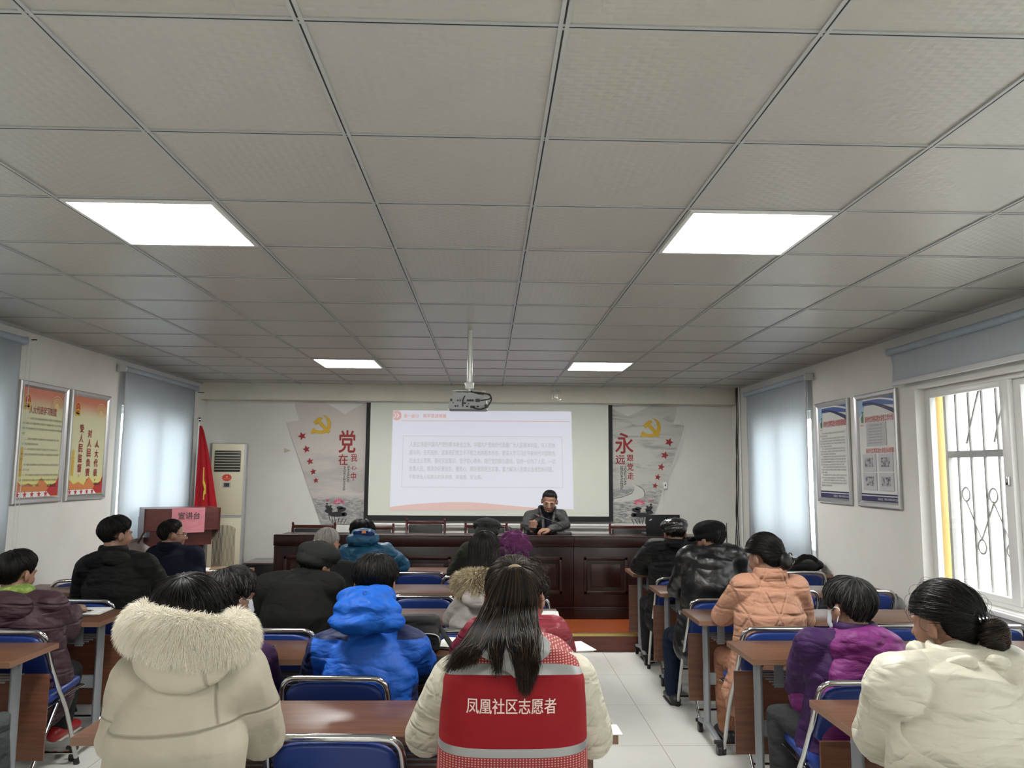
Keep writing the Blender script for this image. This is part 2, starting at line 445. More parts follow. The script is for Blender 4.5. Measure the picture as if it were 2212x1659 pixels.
# roller blinds
def blind_mat(name, col, tr):
    m_ = bpy.data.materials.new(name); m_.use_nodes = True; nt = m_.node_tree; nt.nodes.clear()
    o = nt.nodes.new('ShaderNodeOutputMaterial'); mx = nt.nodes.new('ShaderNodeMixShader'); d = nt.nodes.new('ShaderNodeBsdfDiffuse'); t = nt.nodes.new('ShaderNodeBsdfTranslucent')
    for q in (d, t): q.inputs[0].default_value = (*col, 1)
    n_ = nt.nodes.new('ShaderNodeTexNoise'); n_.inputs['Scale'].default_value = 3; mp = nt.nodes.new('ShaderNodeMapping'); tc = nt.nodes.new('ShaderNodeTexCoord')
    mp.inputs['Scale'].default_value = (1, 5, .15); nt.links.new(tc.outputs['Object'], mp.inputs[0]); nt.links.new(mp.outputs[0], n_.inputs[0])
    b = nt.nodes.new('ShaderNodeBump'); b.inputs['Strength'].default_value = .25; b.inputs['Distance'].default_value = .03
    nt.links.new(n_.outputs[0], b.inputs['Height']); nt.links.new(b.outputs[0], d.inputs['Normal']); nt.links.new(b.outputs[0], t.inputs['Normal'])
    mx.inputs[0].default_value = tr; nt.links.new(d.outputs[0], mx.inputs[1]); nt.links.new(t.outputs[0], mx.inputs[2]); nt.links.new(mx.outputs[0], o.inputs[0])
    class _: pass
    r = _(); r.m = m_; return r
bfab = blind_mat('pale_blue_blind_fabric', (.74, .79, .83), .54)
bplast = MT('white_blind_plastic', (.62, .63, .64), .45)
def blind(s, y0, y1, ztop, zbot, label, chain_y=None, cz=1.1):
    x = (XL if s < 0 else XR); c = V((x-s*.06, (y0+y1)/2, ztop))
    r = tag(empty('roller_blind', c), label, 'roller blind')
    h = (y1-y0)/2
    bm = new(); cyl(bm, (0, -h, 0), (0, h, 0), .026, 18); obj('roller_tube', bm, cloth('roller_wrap', (.42, .5, .58), .7, .1, weave=False), r)
    for q in (-1, 1):
        bm = new(); box(bm, (s*.015, q*(h+.012), 0), (.085, .022, .07), None, 0, .008); cyl(bm, (0, q*(h-.002), 0), (0, q*(h+.03), 0), .03, 16); obj('bracket', bm, bplast, r)
    bm = new(); N = 60
    vs = [[bm.verts.new((-s*.0+.006*math.sin(i*.9+2*j)*j/3-s*-.024*0 + .004*math.sin(i*.37), -h+.04+(2*h-.08)*i/N, -(ztop-zbot)*j/4)) for i in range(N+1)] for j in range(5)]
    for j in range(4):
        for i in range(N): bm.faces.new((vs[j][i], vs[j][i+1], vs[j+1][i+1], vs[j+1][i]))
    o = obj('fabric', bm, bfab, r)
    so = o.modifiers.new('thick', 'SOLIDIFY'); so.thickness = .0015
    bm = new(); bx(bm, (-.012, -h+.035, -(ztop-zbot)-.012), (.012, h-.035, -(ztop-zbot)+.022), 0, .006); obj('bottom_bar', bm, bplast, r)
    if chain_y is not None:
        bm = new(); cy = chain_y-c.y; zb = -(ztop-cz)
        tube(bm, [(-s*.0, cy, -.02), (0, cy, zb), (0, cy+.015, zb-.03), (0, cy+.035, zb-.035), (0, cy+.05, zb), (0, cy+.05, -.02)], .0025, 6); obj('pull_chain', bm, bplast, r)
    return r
blind(-1, 7.12, 8.9, 2.525, .93, 'pale blue roller blind lowered over the window behind the flag and lectern')
blind(-1, 3.2, 5.6, 2.52, .93, 'pale blue roller blind at the left edge with a bead pull chain', 5.63, 1.07)
blind(1, 6.99, 8.72, 2.50, .80, 'pale blue roller blind lowered over the window beside the two blue-topped posters', 7.0, .9)
blind(1, 2.7, 5.53, 2.50, 2.26, 'short pale blue roller blind rolled up above the open window')
# little black wall hooks
def hook(P, label):
    bm = new(); tube(bm, [P, P+V((.0, -.0, 0))+V((.07 if P.x < 0 else -.07, 0, 0))], .005, 6); tag(obj('wall_hook', bm, MT('black_iron', (.02, .02, .02), .5)), label, 'hook')
hook(V((XL, 5.72, 2.55)), 'small black hook on the left wall beside the near blind')
hook(V((XL, 9.1, 2.50)), 'small black hook on the left wall by the beam end')

# ------------------------------------------------------------------ posters on the side walls
def gradient_print(name, fn):
    t = MT(name, (.8, .8, .7), .35); fn(t); return t
def frame_thing(name, c, wd, ht, s, label, group, bw=.045):
    """snap frame hung on a side wall; returns root and its Sheet (origin lower left)"""
    x = XL if s < 0 else XR
    U = V((0, 1, 0)) if s < 0 else V((0, -1, 0)); N_ = V((-s, 0, 0))
    r = tag(empty(name, V((x, c[0], c[1]))), label, 'poster', group)
    bm = new(); d = .028
    P = lambda u, v, e: U*u + V((0, 0, v)) + N_*e
    w2, h2 = wd/2, ht/2
    prof = [(0, .001), (0, d*.7), (.008, d), (.03, d*.8), (bw, d*.45), (bw, .002)]
    rings = []
    for (i, e) in prof:
        rings.append([bm.verts.new(P(a*(w2-i), b*(h2-i), e)) for a, b in ((-1, -1), (1, -1), (1, 1), (-1, 1))])
    for A, B in zip(rings, rings[1:]):
        for k in range(4): bm.faces.new((A[k], A[(k+1) % 4], B[(k+1) % 4], B[k]))
    obj('frame', bm, alu, r, smooth=False)
    sh = Sheet(P(-w2, -h2, 0), U, (0, 0, 1))
    bm = new(); v = [bm.verts.new(P(a*(w2-bw), b*(h2-bw), .009)) for a, b in ((-1, -1), (1, -1), (1, 1), (-1, 1))]; bm.faces.new(v)
    return r, sh, bm
red = MT('red_print', (.48, .03, .03), .5); dkred = MT('dark_red_print', (.30, .015, .02), .5); blk = MT('black_print', (.03, .03, .035), .5)
grey = MT('grey_print', (.16, .16, .15), .6); gold = MT('gold_print', (.62, .40, .05), .5); orange = MT('orange_print', (.62, .22, .07), .5); pale = MT('pale_gold_print', (.75, .55, .25), .5)
navy = MT('navy_print', (.02, .02, .09), .4); skyb = MT('sky_print', (.35, .5, .68), .4); midb = MT('blue_print', (.06, .12, .36), .4); wht = MT('white_print', (.8, .8, .8), .4)
def star(cx, cy, r, rot=90):
    return [(cx+(r if k % 2 == 0 else r*.42)*math.cos(math.radians(rot+36*k)), cy+(r if k % 2 == 0 else r*.42)*math.sin(math.radians(rot+36*k))) for k in range(10)]
def disc(cx, cy, r, n=24, ry=None): return [(cx+r*math.cos(2*math.pi*k/n), cy+(ry or r)*math.sin(2*math.pi*k/n)) for k in range(n)]
def red_poster(c, label, kind):
    r, sh, bm = frame_thing('framed_poster', c, .64, .90, -1, label, 'red and gold framed posters on the left wall')
    def fn(t):
        z = t.pos()[2]; f = z.ramp(.22, .38); g = z.ramp(-.2, -.38)
        c1 = t.mix(f, (.66, .66, .42), (.60, .19, .12)); t.color(t.mix(g, c1, (.75, .68, .08)))
    obj('print', bm, gradient_print('cream_red_print', fn), r, smooth=False)
    W, H = .64, .90; e = .0105
    sh.poly('hills', [[(.05, .05), (.59, .05), (.59, .13), (.5, .10), (.42, .15), (.36, .19), (.28, .12), (.2, .15), (.12, .13), (.05, .17)]], orange, r, e)
    sh.poly('red_corner', [[(.40, .05), (.595, .05), (.595, .20), (.56, .15), (.47, .12)], [(.05, .05), (.4, .05), (.3, .075), (.05, .09)]], red, r, e+.0005)
    sh.poly('base_band', [[(.045, .046), (.50, .046), (.44, .085), (.045, .085)]], wht, r, e+.001)
    sh.poly('stars', [star(.07+.09*i, .066, .028) for i in range(5)], red, r, e+.0015)
    sh.poly('gold_column', [[(.07, .2), (.11, .2), (.11, .34), (.13, .35), (.05, .35), (.07, .34)], disc(.09, .38, .018, 12, .035)], gold, r, e+.001)
    sh.poly('emblem_ring', [disc(.115, .755, .042, 28, .052), [(.075, .69), (.155, .69), (.15, .72), (.08, .72)]], gold, r, e+.001)
    sh.poly('emblem', [disc(.115, .760, .031, 24, .040)], red, r, e+.0015)
    sh.poly('emblem_stars', [star(.115, .775, .01), *[star(.115+.018*math.cos(q), .775+.018*math.sin(q)-.006, .005) for q in (3.6, 4.2, 5.2, 5.8)], [(.09, .735), (.14, .735), (.135, .748), (.095, .748)]], gold, r, e+.002)
    def hoop(cx, cy, r0, r1, n=20): return [[(cx+q*math.cos(a+d), cy+q*math.sin(a+d)) for q, d in ((r0, 0), (r1, 0), (r1, .3), (r0, .3))] for a in [i*math.pi/n for i in range(n)]]
    sh.poly('medallion', [disc(.50, .735, .03)], pale, r, e+.001)
    for k, rr in enumerate((.045, .062, .082)): sh.poly('medallion_ring', hoop(.50, .735, rr, rr+.007, 11), pale, r, e+.0012)
    if kind == 0:
        sh.text('heading', [('人大代表学习制度', .14, .665, .36, .06)], dkred, r, e+.003, .015)
        lines = [(.12, .47, 0), (.07, .52, 1), (.07, .52, 1), (.07, .03, 1), (.11, .45, 1), (.07, .21, 1), (.11, .44, 1), (.07, .5, 1), (.07, .04, 1), (.12, .46, 1), (.07, .12, 1), (.11, .47, 1), (.07, .5, 1), (.07, .26, 1)]
        src = '认真学习宪法法律法规和党的方针政策人大代表要坚持学习制度学习内容集中学习与自学相结合代表小组定期组织开展活动履行职责听取意见依法监督'
        it = []; v = .62
        for i, (u, wd, _) in enumerate(lines):
            nch = max(1, int(wd/.0175)); a = (i*13) % 30
            it.append(((('一、', '二、', '三、', '四、', '五、')[(0, 4, 6, 9, 11).index(i)] if i in (0, 4, 6, 9, 11) else '') + (src*2)[a:a+nch], u, v, wd, .0165)); v -= .038
        for it_ in it: sh.text('text_line', [it_], grey, r, e+.003)
    else:
        it = []
        for st, u, v0 in (('受人民监督', .165, .62), ('对人民负责', .30, .585), ('人大代表', .43, .50)):
            for i, ch in enumerate(st): it.append((ch, u, v0-.082*i-.062, .062, .066))
            it.append(('。' if u < .2 else '，', u+.02, v0-.082*len(st)-.02, .014, .018))
        for q0, q1 in ((0, 6), (6, 12), (12, 17)): sh.text('red_lettering_column', it[q0:q1], dkred, r, e+.003, .035)
    sh.text('signature', [('凤凰社区', .44, .118, .12, .022)], blk, r, e+.003, .03)
red_poster((5.975, 1.80), 'silver framed poster of small printed rules under a red heading, left one of the pair', 0)
red_poster((6.675, 1.80), 'silver framed poster with three vertical columns of large red characters', 1)
def blue_poster(c, label, kind):
    r, sh, bm = frame_thing('framed_poster', c, .64, .885, 1, label, 'white and blue framed posters on the right wall')
    obj('print', bm, MT('white_paper_print', (.70, .70, .68), .35), r, smooth=False)
    e = .0105
    up = lambda f0, f1: [(x, f0(x)) for x in np.linspace(.12, .594, 16)] + [(x, f1(x)) for x in np.linspace(.594, .12, 16)]
    sh.poly('sky_swash', [[(.046, .84), (.16, .84), (.13, .77), (.09, .72), (.046, .70)]], skyb, r, e)
    sh.poly('blue_swash', [up(lambda x: .838, lambda x: .79-.10*max(0, x-.3)**1.2)], midb, r, e+.0005)
    sh.poly('white_swash', [up(lambda x: .84-.25*max(0, x-.35)**1.5, lambda x: .83-.27*max(0, x-.33)**1.5)], wht, r, e+.001)
    sh.poly('navy_swash', [up(lambda x: .815-.30*max(0, x-.2)**1.5, lambda x: .800-.36*max(0, x-.22)**1.35)], navy, r, e+.0015)
    sh.poly('bottom_band', [[(.046, .046), (.594, .046), (.594, .085), (.046, .085)], [(.046, .093), (.594, .093), (.594, .105), (.046, .105)]], navy, r, e+.001)
    sh.text('footer', [('凤凰社区', .30, .056, .08, .018), ('FENG HUANG SHE QU', .40, .056, .19, .018)], wht, r, e+.002)
    green = MT('green_print', (.05, .2, .12), .5)
    sh.poly('logo', [[(.09, .66), (.12, .655), (.125, .69), (.115, .73), (.13, .745), (.10, .75), (.105, .72), (.085, .70)]], green, r, e+.001)
    sh.text('logo_text', [('凤凰社区', .075, .632, .06, .013)], red, r, e+.002)
    if kind == 0:
        sh.text('heading', [('新时代文明实践大讲堂管理制度', .15, .66, .43, .055)], red, r, e+.002, .012)
        src = '新时代文明实践大讲堂由社区组织管理定期开展讲座学习宣传党的理论政策法律健康科普文明礼仪等活动认真做好记录遵守纪律爱护设施保持整洁'
        it = []; v = .60; short = {1: .15, 5: .22, 8: .3, 12: .45, 15: .12, 17: .45, 20: .2}
        for i in range(21):
            wd = short.get(i, .48); a = (i*17) % 40; u = .11 if i in (0, 2, 6, 9, 13, 16, 18) else .075
            it.append(((src*2)[a:a+max(2, int(wd/.019))], u, v, min(wd, .56-u), .0155)); v -= .0228
        for it_ in it: sh.text('text_line', [it_], grey, r, e+.002)
    else:
        sh.text('heading_lettering', [('新时代文明实践大讲堂工作计划', .15, .655, .43, .05), ('新时代文明实践大讲堂活动剪影', .15, .415, .42, .04)], red, r, e+.002, .012)
        wp = MT('grey_paper', (.50, .50, .51), .4)
        bm = new()
        def card(u0, v0, u1, v1): bx(bm, sh.p(u0, v0, e), sh.p(u1, v1, e+.004))
        card(.17, .47, .47, .65)
        for u0, v0 in ((.09, .275), (.34, .275), (.09, .13), (.34, .13)): card(u0, v0, u0+.21, v0+.135)
        obj('pinned_sheet', bm, wp, r, smooth=False)
        sh.text('sheet_text', [('工作计划安排一览', .22, .625, .2, .012)]+[('大讲堂每月活动安排内容时间地点', .2, .60-.022*i, .22, .009) for i in range(6)], grey, r, e+.006)
        ph = MT('photo_print', (.3, .3, .33), .4); ph.color(ph.mix(ph.noise(40, 4, .7).ramp(.45, .6), (.42, .42, .46), (.06, .06, .07)))
        sh.poly('photo', [[(u0+.04, v0+.035), (u0+.17, v0+.035), (u0+.17, v0+.105), (u0+.04, v0+.105)] for u0, v0 in ((.09, .275), (.34, .275), (.09, .13), (.34, .13))], ph, r, e+.006)
blue_poster((6.62, 1.80), 'silver framed white poster of dense printed rules with a blue swash, beside the lowered blind', 0)
blue_poster((5.86, 1.80), 'silver framed white poster with five pinned sheets and photos, nearest the open window', 1)

# ------------------------------------------------------------------ front wall: murals, screen
def wallpts(crop, pts, Y=9.385):
    sc, ox, oy = crop; out = []
    for a, b in pts:
        P = at(ox+a/sc, oy+b/sc, Y=Y); out.append((P.x, P.z))
    return out
CL, CRt = (6.145, 600, 870), (6.142, 1310, 870)
ink = MT('ink_wash_panel', (.58, .55, .52), .6)
p = ink.pos(); z = p[2]; n1 = ink.noise(2.2, 6, .62, (1, 1, 3.2), .5); n2 = ink.noise(9, 6, .7, (1, 1, 3.5), 1.2)
band = (z-1.42+(n1-.5)*.9).ramp(.42, .12)*(z-1.42+(n1-.5)*.9).ramp(-.25, .12)
low = (z-1.30).ramp(.02, -.06)
c1 = ink.mix(band*.55, (.60, .555, .52), (.33, .33, .33))
ink.color(ink.mix(low*n2.ramp(.3, .6), c1, (.24, .25, .26)))
ink2 = MT('ink_wash_panel_grey', (.55, .55, .52), .6)
p = ink2.pos(); z = p[2]; n1 = ink2.noise(1.6, 6, .6, (1, 1, 6), .8); n2 = ink2.noise(7, 6, .7, (1, 1, 3.5), 1.4)
c1 = ink2.mix(n1.ramp(.48, .66)*.75, (.57, .56, .52), (.27, .29, .30))
low = (z-1.45).ramp(.05, -.15)
ink2.color(ink2.mix(low*n2.ramp(.4, .62), c1, (.20, .21, .22)))
emb_yellow = MT('yellow_emblem_paint', (.62, .40, .03), .5); starred = MT('star_red', (.30, .018, .018), .5)
pink = MT('lotus_pink', (.70, .14, .24), .6); pinkl = MT('lotus_pale', (.78, .42, .45), .6); inkb = MT('ink_black', (.025, .027, .03), .7)
def plate(name, outline, y0, y1, mat, parent):
    bm = new(); A = [bm.verts.new((x, y0, z)) for x, z in outline]; B = [bm.verts.new((x, y1, z)) for x, z in outline]
    bm.faces.new(A); bm.faces.new(B[::-1])
    for k in range(len(A)): bm.faces.new((A[k], A[(k+1) % len(A)], B[(k+1) % len(A)], B[k]))
    return obj(name, bm, mat, parent, smooth=False)
def mural(name, side):
    L = side < 0; cr = CL if L else CRt
    r = tag(empty('wall_mural'), 'ink wash wall panel left of the screen, large red top character over DANGZAI WOXINZHONG' if L else 'ink wash wall panel right of the screen with pale winding wall, lettered YONGYUAN GENDANGZOU', 'mural', 'propaganda panels either side of the screen')
    out = ([(115, 262), (280, 232), (225, 0), (640, 0), (890, 150), (1160, 0), (1200, 0), (1180, 1612), (575, 1612)] if L else
           [(20, 75), (60, 75), (285, 182), (600, 30), (935, 60), (880, 278), (1035, 305), (600, 1590), (20, 1590)])
    plate('panel', wallpts(cr, out, 9.39), 9.388, YF, ink if L else ink2, r)
    sh = Sheet((0, 9.3875, 0), (1, 0, 0), (0, 0, 1)); W = lambda P: wallpts(cr, P, 9.3875)
    em = [[(590, 160), (640, 172), (682, 205), (704, 250), (709, 295), (698, 340), (668, 380), (625, 405), (575, 415), (520, 408), (482, 392), (478, 410), (458, 415), (441, 400), (445, 380), (462, 372), (455, 352), (475, 335), (500, 360), (540, 372), (590, 370), (635, 350), (658, 315), (664, 268), (650, 215), (622, 178)],
          [(475, 262), (540, 197), (585, 195), (597, 208), (565, 240), (700, 378), (670, 413), (535, 268), (510, 295)]]
    if not L: em = [[(a+12, b+44) for a, b in q] for q in em]
    bm = new()
    for k, q in enumerate(em):
        o_ = W(q)
        A = [bm.verts.new((x, 9.378-.001*k, z)) for x, z in o_]; B = [bm.verts.new((x, 9.388, z)) for x, z in o_]
        bm.faces.new(A)
        for i in range(len(A)): bm.faces.new((A[i], A[(i+1) % len(A)], B[(i+1) % len(A)], B[i]))
    obj('hammer_and_sickle_emblem', bm, emb_yellow, r, smooth=False)
    st = [(325, 442, 55, 100), (382, 617, 50, 95), (430, 777, 46, 92), (470, 915, 42, 88), (508, 1030, 37, 84)] if L else [(830, 522, 55, 80), (772, 697, 50, 84), (725, 852, 46, 86), (680, 987, 40, 90), (645, 1100, 36, 92)]
    for cx, cy, rr, rot in st:
        c_ = W([(cx, cy)])[0]; R_ = abs(W([(cx+rr, cy)])[0][0]-c_[0])
        plate('star', star(c_[0], c_[1], R_*1.05, rot+(-20 if L else 20)*0+(12 if L else -12)), 9.378, 9.388, starred, r)
    def ch(items, mat, nm, bold=.03):
        it = []
        for s_, a, b, c_, d in items:
            q = W([(a, d), (c_, b)]); it.append((s_, q[0][0], q[0][1], q[1][0]-q[0][0], q[1][1]-q[0][1]))
        sh.text(nm, it, mat, r, .004, bold)
    rot90 = []
    if L:
        ch([('党', 810, 370, 1035, 660), ('在', 805, 685, 930, 825), ('我', 970, 680, 1055, 780), ('心', 965, 840, 1050, 885), ('中', 970, 925, 1040, 1030)], starred, 'calligraphy')
        for s_, a, b, c_, d in (('DANGZAI', 922, 838, 952, 1050), ('WOXINZHONG', 866, 838, 900, 1165)):
            q = W([(a, d), (c_, b)]); rot90.append((s_, q[0][0], q[0][1], q[1][1]-q[0][1], q[1][0]-q[0][0]))
    else:
        ch([('永', 118, 405, 352, 672), ('远', 122, 700, 245, 815), ('跟', 272, 692, 355, 775), ('党', 277, 805, 355, 900), ('走', 277, 928, 362, 1015)], starred, 'calligraphy')
        for s_, a, b, c_, d in (('YONGYUAN', 232, 838, 262, 1092), ('GENDANGZOU', 186, 838, 216, 1155)):
            q = W([(a, d), (c_, b)]); rot90.append((s_, q[0][0], q[0][1], q[1][1]-q[0][1], q[1][0]-q[0][0]))
    for s_, u, v, ln_, th in rot90:
        X, Fc = glyphs(s_, .0); lo, hi = X.min(0), X.max(0); q = (X-lo)/(hi-lo); vs = []; fs = []
        for n_, dx in enumerate((0, .003)):
            fs += [tuple(i+len(vs) for i in f) for f in Fc]; vs += [(u+c_*th+dx, 9.383-.0001*n_, v+ln_-a*ln_) for a, c_ in q]
        me = bpy.data.meshes.new('pinyin_lettering'); me.from_pydata(vs, [], fs); link('pinyin_lettering', me, blk, r)
    # lotus
    ox, oy = (765, 1430) if L else (480, 1440)
    sg = 1 if L else -1
    def el(dx, dy, a, b, rot=0, n=16):
        return W([(ox+sg*(dx)+a*math.cos(t)*math.cos(rot)-b*math.sin(t)*math.sin(rot), oy+dy+a*math.cos(t)*math.sin(rot)+b*math.sin(t)*math.cos(rot)) for t in [2*math.pi*k/n for k in range(n)]])
    sh.poly('lotus_leaf', [el(20, 50, 110, 32), el(-90, 10, 50, 28, .2), el(85, -10, 60, 28, -.3*sg), el(-85, -35, 55, 26, .5*sg), el(60, -35, 45, 22), el(-110, -90, 14, 12), el(-60, -60, 14, 10), el(120, 50, 35, 28)], inkb, r, .004)
    sh.poly('lotus_stem', [W([(ox+sg*a, oy+b), (ox+sg*(a+9), oy+b), (ox+sg*(a+9+c_), oy+d), (ox+sg*(a+c_), oy+d)]) for a, b, c_, d in ((-50, 70, 10, 170), (-20, 70, 20, 172), (-95, 40, 22, 140), (-110, -90, -10, 20), (60, 175, 40, 100), (110, 175, 30, 110), (30, 172, 15, 95))], inkb, r, .0035)
    sh.poly('lotus_petal', [el(45+34*math.sin(a)*1.3, -100-30*math.cos(a), 13, 34, a*sg) for a in (-1.5, -1, -.5, 0, .5, 1, 1.5)]+[el(-100+12*math.sin(a), -125-14*math.cos(a), 8, 20, a*sg) for a in (-.7, .6)], pink, r, .005)
    sh.poly('lotus_petal_light', [el(45+22*math.sin(a), -95-14*math.cos(a), 8, 24, a*sg) for a in (-1.2, -.4, .4, 1.2)], pinkl, r, .006)
    if not L:
        lp = MT('pale_wall_paint', (.62, .62, .58), .6)
        def road(pts, wd): 
            o_ = [(a, b-wd*(.5+k/len(pts))) for k, (a, b) in enumerate(pts)]+[(a, b+wd*(.5+k/len(pts))) for k, (a, b) in reversed(list(enumerate(pts)))]
            return W(o_)
        sh.poly('winding_wall', [W([(95, 1255), (200, 1235), (300, 1200), (360, 1160), (375, 1120), (350, 1085), (400, 1105), (470, 1140), (505, 1190), (500, 1240), (430, 1280), (300, 1305), (150, 1315), (95, 1320)])], lp, r, .002)
        sh.poly('wall_edge_line', [W([(375, 1085), (440, 1105), (495, 1150), (512, 1200), (505, 1245), (497, 1240), (502, 1200), (485, 1155), (435, 1115)]), W([(95, 1262), (210, 1242), (330, 1195), (378, 1135), (372, 1150), (335, 1210), (210, 1255), (95, 1275)])], MT('ink_grey', (.2, .21, .22), .7), r, .003)
mural('l', -1); mural('r', 1)
# triangle of old tape on the wall
q = wallpts(CL, [(80, 600), (175, 635), (80, 668)]); plate('tape_patch', q, 9.397, YF, MT('old_tape', (.45, .43, .34), .7), None)
tag(bpy.data.objects['tape_patch'], 'small triangular beige patch of old tape on the front wall left of the mural', 'tape')

scr = tag(empty('projection_screen', (0, 9.33, 1.0)), 'large pulled-down projection screen with black border showing a slide', 'projection screen')
def A2(px, py, Y): P = at(px, py, Y=Y); return (P.x, P.z)
q = lambda o: (o[0], o[1]-1.0)
(x0, z1), (x1, _), (_, z0) = A2(795, 868, 9.33), A2(1320, 876, 9.33), A2(790, 1124, 9.33)
z1 = 2.425
scrw = MT('screen_fabric', (.70, .72, .65), .8); scrb = MT('screen_black_border', (.008, .008, .01), .7)
bm = new(); bx(bm, (x0-.015, 0, z0-1), (x1+.015, .004, z1-1), 0); obj('border', bm, scrb, scr, smooth=False)
bm = new(); bx(bm, (x0+.035, -.003, z0-1+.06), (x1-.035, .001, z1-1), 0); obj('screen_surface', bm, scrw, scr, smooth=False)
bm = new(); cyl(bm, (x0-.02, 0, z0-1-.045), (x1+.02, 0, z0-1-.045), .016, 14); obj('weight_bar', bm, white_frame, scr)
bm = new(); bx(bm, (x0-.14, -.03, z1-1-.005), (x1+.14, .06, z1-1+.045), 0, .006); obj('roller_case', bm, white_frame, scr)
for k in (.25, .75):
    pass
# projected slide: projector light put into the screen as emission, no beam cast
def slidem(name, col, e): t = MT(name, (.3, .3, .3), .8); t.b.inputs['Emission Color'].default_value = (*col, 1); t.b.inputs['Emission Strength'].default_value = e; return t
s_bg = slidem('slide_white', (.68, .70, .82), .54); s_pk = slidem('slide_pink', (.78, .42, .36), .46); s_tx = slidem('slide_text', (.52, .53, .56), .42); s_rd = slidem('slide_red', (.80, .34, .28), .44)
SY = 9.325
sh = Sheet((0, SY-9.33, -1.0), (1, 0, 0), (0, 0, 1))
S_ = lambda pts: [A2(a, b, SY) for a, b in pts]
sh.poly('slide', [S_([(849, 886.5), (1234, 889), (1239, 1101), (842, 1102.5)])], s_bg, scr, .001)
hill = [(842, 1095), (880, 1090), (930, 1086.5), (975, 1084.5), (1010, 1084.5), (1050, 1087), (1100, 1092), (1160, 1097), (1238, 1100.5), (1239, 1101), (842, 1102.5)]
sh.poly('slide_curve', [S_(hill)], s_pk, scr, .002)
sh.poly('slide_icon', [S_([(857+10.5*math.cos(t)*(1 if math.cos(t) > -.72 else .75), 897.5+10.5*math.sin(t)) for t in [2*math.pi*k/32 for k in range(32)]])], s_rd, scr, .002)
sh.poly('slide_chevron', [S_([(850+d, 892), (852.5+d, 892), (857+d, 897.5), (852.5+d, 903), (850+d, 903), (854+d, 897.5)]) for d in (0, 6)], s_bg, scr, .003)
def thin(a, b, wd=.5):
    a, b = V(a), V(b); n_ = (b-a).orthogonal().normalized()*wd
    return S_([a-n_, b-n_, b+n_, a+n_])
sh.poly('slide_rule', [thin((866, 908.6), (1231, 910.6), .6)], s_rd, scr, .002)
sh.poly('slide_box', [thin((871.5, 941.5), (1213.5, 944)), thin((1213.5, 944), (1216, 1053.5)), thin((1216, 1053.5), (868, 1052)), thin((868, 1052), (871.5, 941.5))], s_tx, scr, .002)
def line(st, a, b, c_, d): (u0, v0), (u1, v1) = A2(a, d, SY), A2(c_, b, SY); return (st, u0, v0, u1-u0, v1-v0)
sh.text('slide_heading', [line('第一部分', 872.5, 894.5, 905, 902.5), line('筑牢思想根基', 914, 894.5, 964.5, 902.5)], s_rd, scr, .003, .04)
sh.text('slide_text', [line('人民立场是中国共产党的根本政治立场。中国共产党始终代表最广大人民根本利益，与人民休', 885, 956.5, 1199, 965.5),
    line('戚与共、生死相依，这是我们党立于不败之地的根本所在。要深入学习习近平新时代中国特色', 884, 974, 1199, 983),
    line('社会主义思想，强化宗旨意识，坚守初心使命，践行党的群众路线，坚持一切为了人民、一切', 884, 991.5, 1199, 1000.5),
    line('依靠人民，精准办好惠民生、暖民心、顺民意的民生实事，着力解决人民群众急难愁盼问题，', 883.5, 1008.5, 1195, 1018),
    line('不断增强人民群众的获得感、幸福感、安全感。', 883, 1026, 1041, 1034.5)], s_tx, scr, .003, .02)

# tape marks on the beam
bm = new()
for i in range(26): 
    a, b = RNG.uniform(0, .12), RNG.uniform(0, .12); box(bm, (at(1190, 860, Y=9.199).x+a, 9.199, 2.47+b*.95), (RNG.uniform(.015, .05), .002, RNG.uniform(.006, .02)), Matrix.Rotation(RNG.uniform(-1, 1), 3, 'Y'))
tag(obj('tape_residue', bm, MT('shiny_tape', (.62, .6, .5), .15), smooth=False), 'patch of shiny crumpled tape residue on the beam above the screen', 'tape')

# ------------------------------------------------------------------ projector
plast = MT('grey_projector_plastic', (.30, .31, .31), .45); blackp = MT('black_plastic', (.015, .015, .016), .4); polew = MT('white_pole_metal', (.62, .64, .62), .25, .2)
PY = 5.45
pj = tag(empty('projector', (at(1010, 860, Y=PY).x, PY, 2.2)), 'grey ceiling projector hung from a white pole with black cables looping at its right', 'projector')
o = pj.location; LP = lambda px, py, dy=0: at(px, py, Y=PY+dy)-o
zt, zb = LP(1010, 847).z, LP(1010, 882).z; xa, xb = LP(968, 870).x, LP(1052, 870).x
bm = new()
sec = [(xa, .0), (xb, .0)]
prof = [(xa+.0, zb+.004), (xa+.02, zb-.004), (xb-.02, zb-.004), (xb, zb+.004), (xb-.006, zb+.06), (xb-.03, zt-.004), (xa+.04, zt-.004), (xa+.012, zb+.065)]
rows = [[bm.verts.new((x, y, z)) for x, z in prof] for y in (0, .02, .2, .24)]
for i, (dx) in enumerate((.0, -.004, -.004, .01)):
    for v in rows[i]: v.co.x -= dx*(1 if v.co.x > 0 else -1)*-1
for A, B in zip(rows, rows[1:]):
    for k in range(8): bm.faces.new((A[k], A[(k+1) % 8], B[(k+1) % 8], B[k]))
bm.faces.new(rows[0]); bm.faces.new(rows[-1][::-1])
obj('housing', bm, plast, pj, smooth=False)
bm = new()
for (a, b, wd, h) in ((975, 864, 4, 5), (989, 865, 3, 3), (994, 865, 3, 3), (1011, 865, 4, 4), (1016, 865, 4, 4), (1021, 865, 4, 4), (1032, 865, 9, 7), (984, 877, 4, 3), (989, 877, 2, 4), (1004, 871, 5, 3), (1012, 872, 3, 2), (1009, 878, 5, 3), (1021, 879, 10, 5), (1032, 878, 5, 3), (979, 870, 2, 2)):
    P = LP(a, b); bm = new(); box(bm, (P.x, -.002, P.z), (wd*.0033, .008, h*.0033)); obj('socket', bm, blackp, pj, smooth=False)
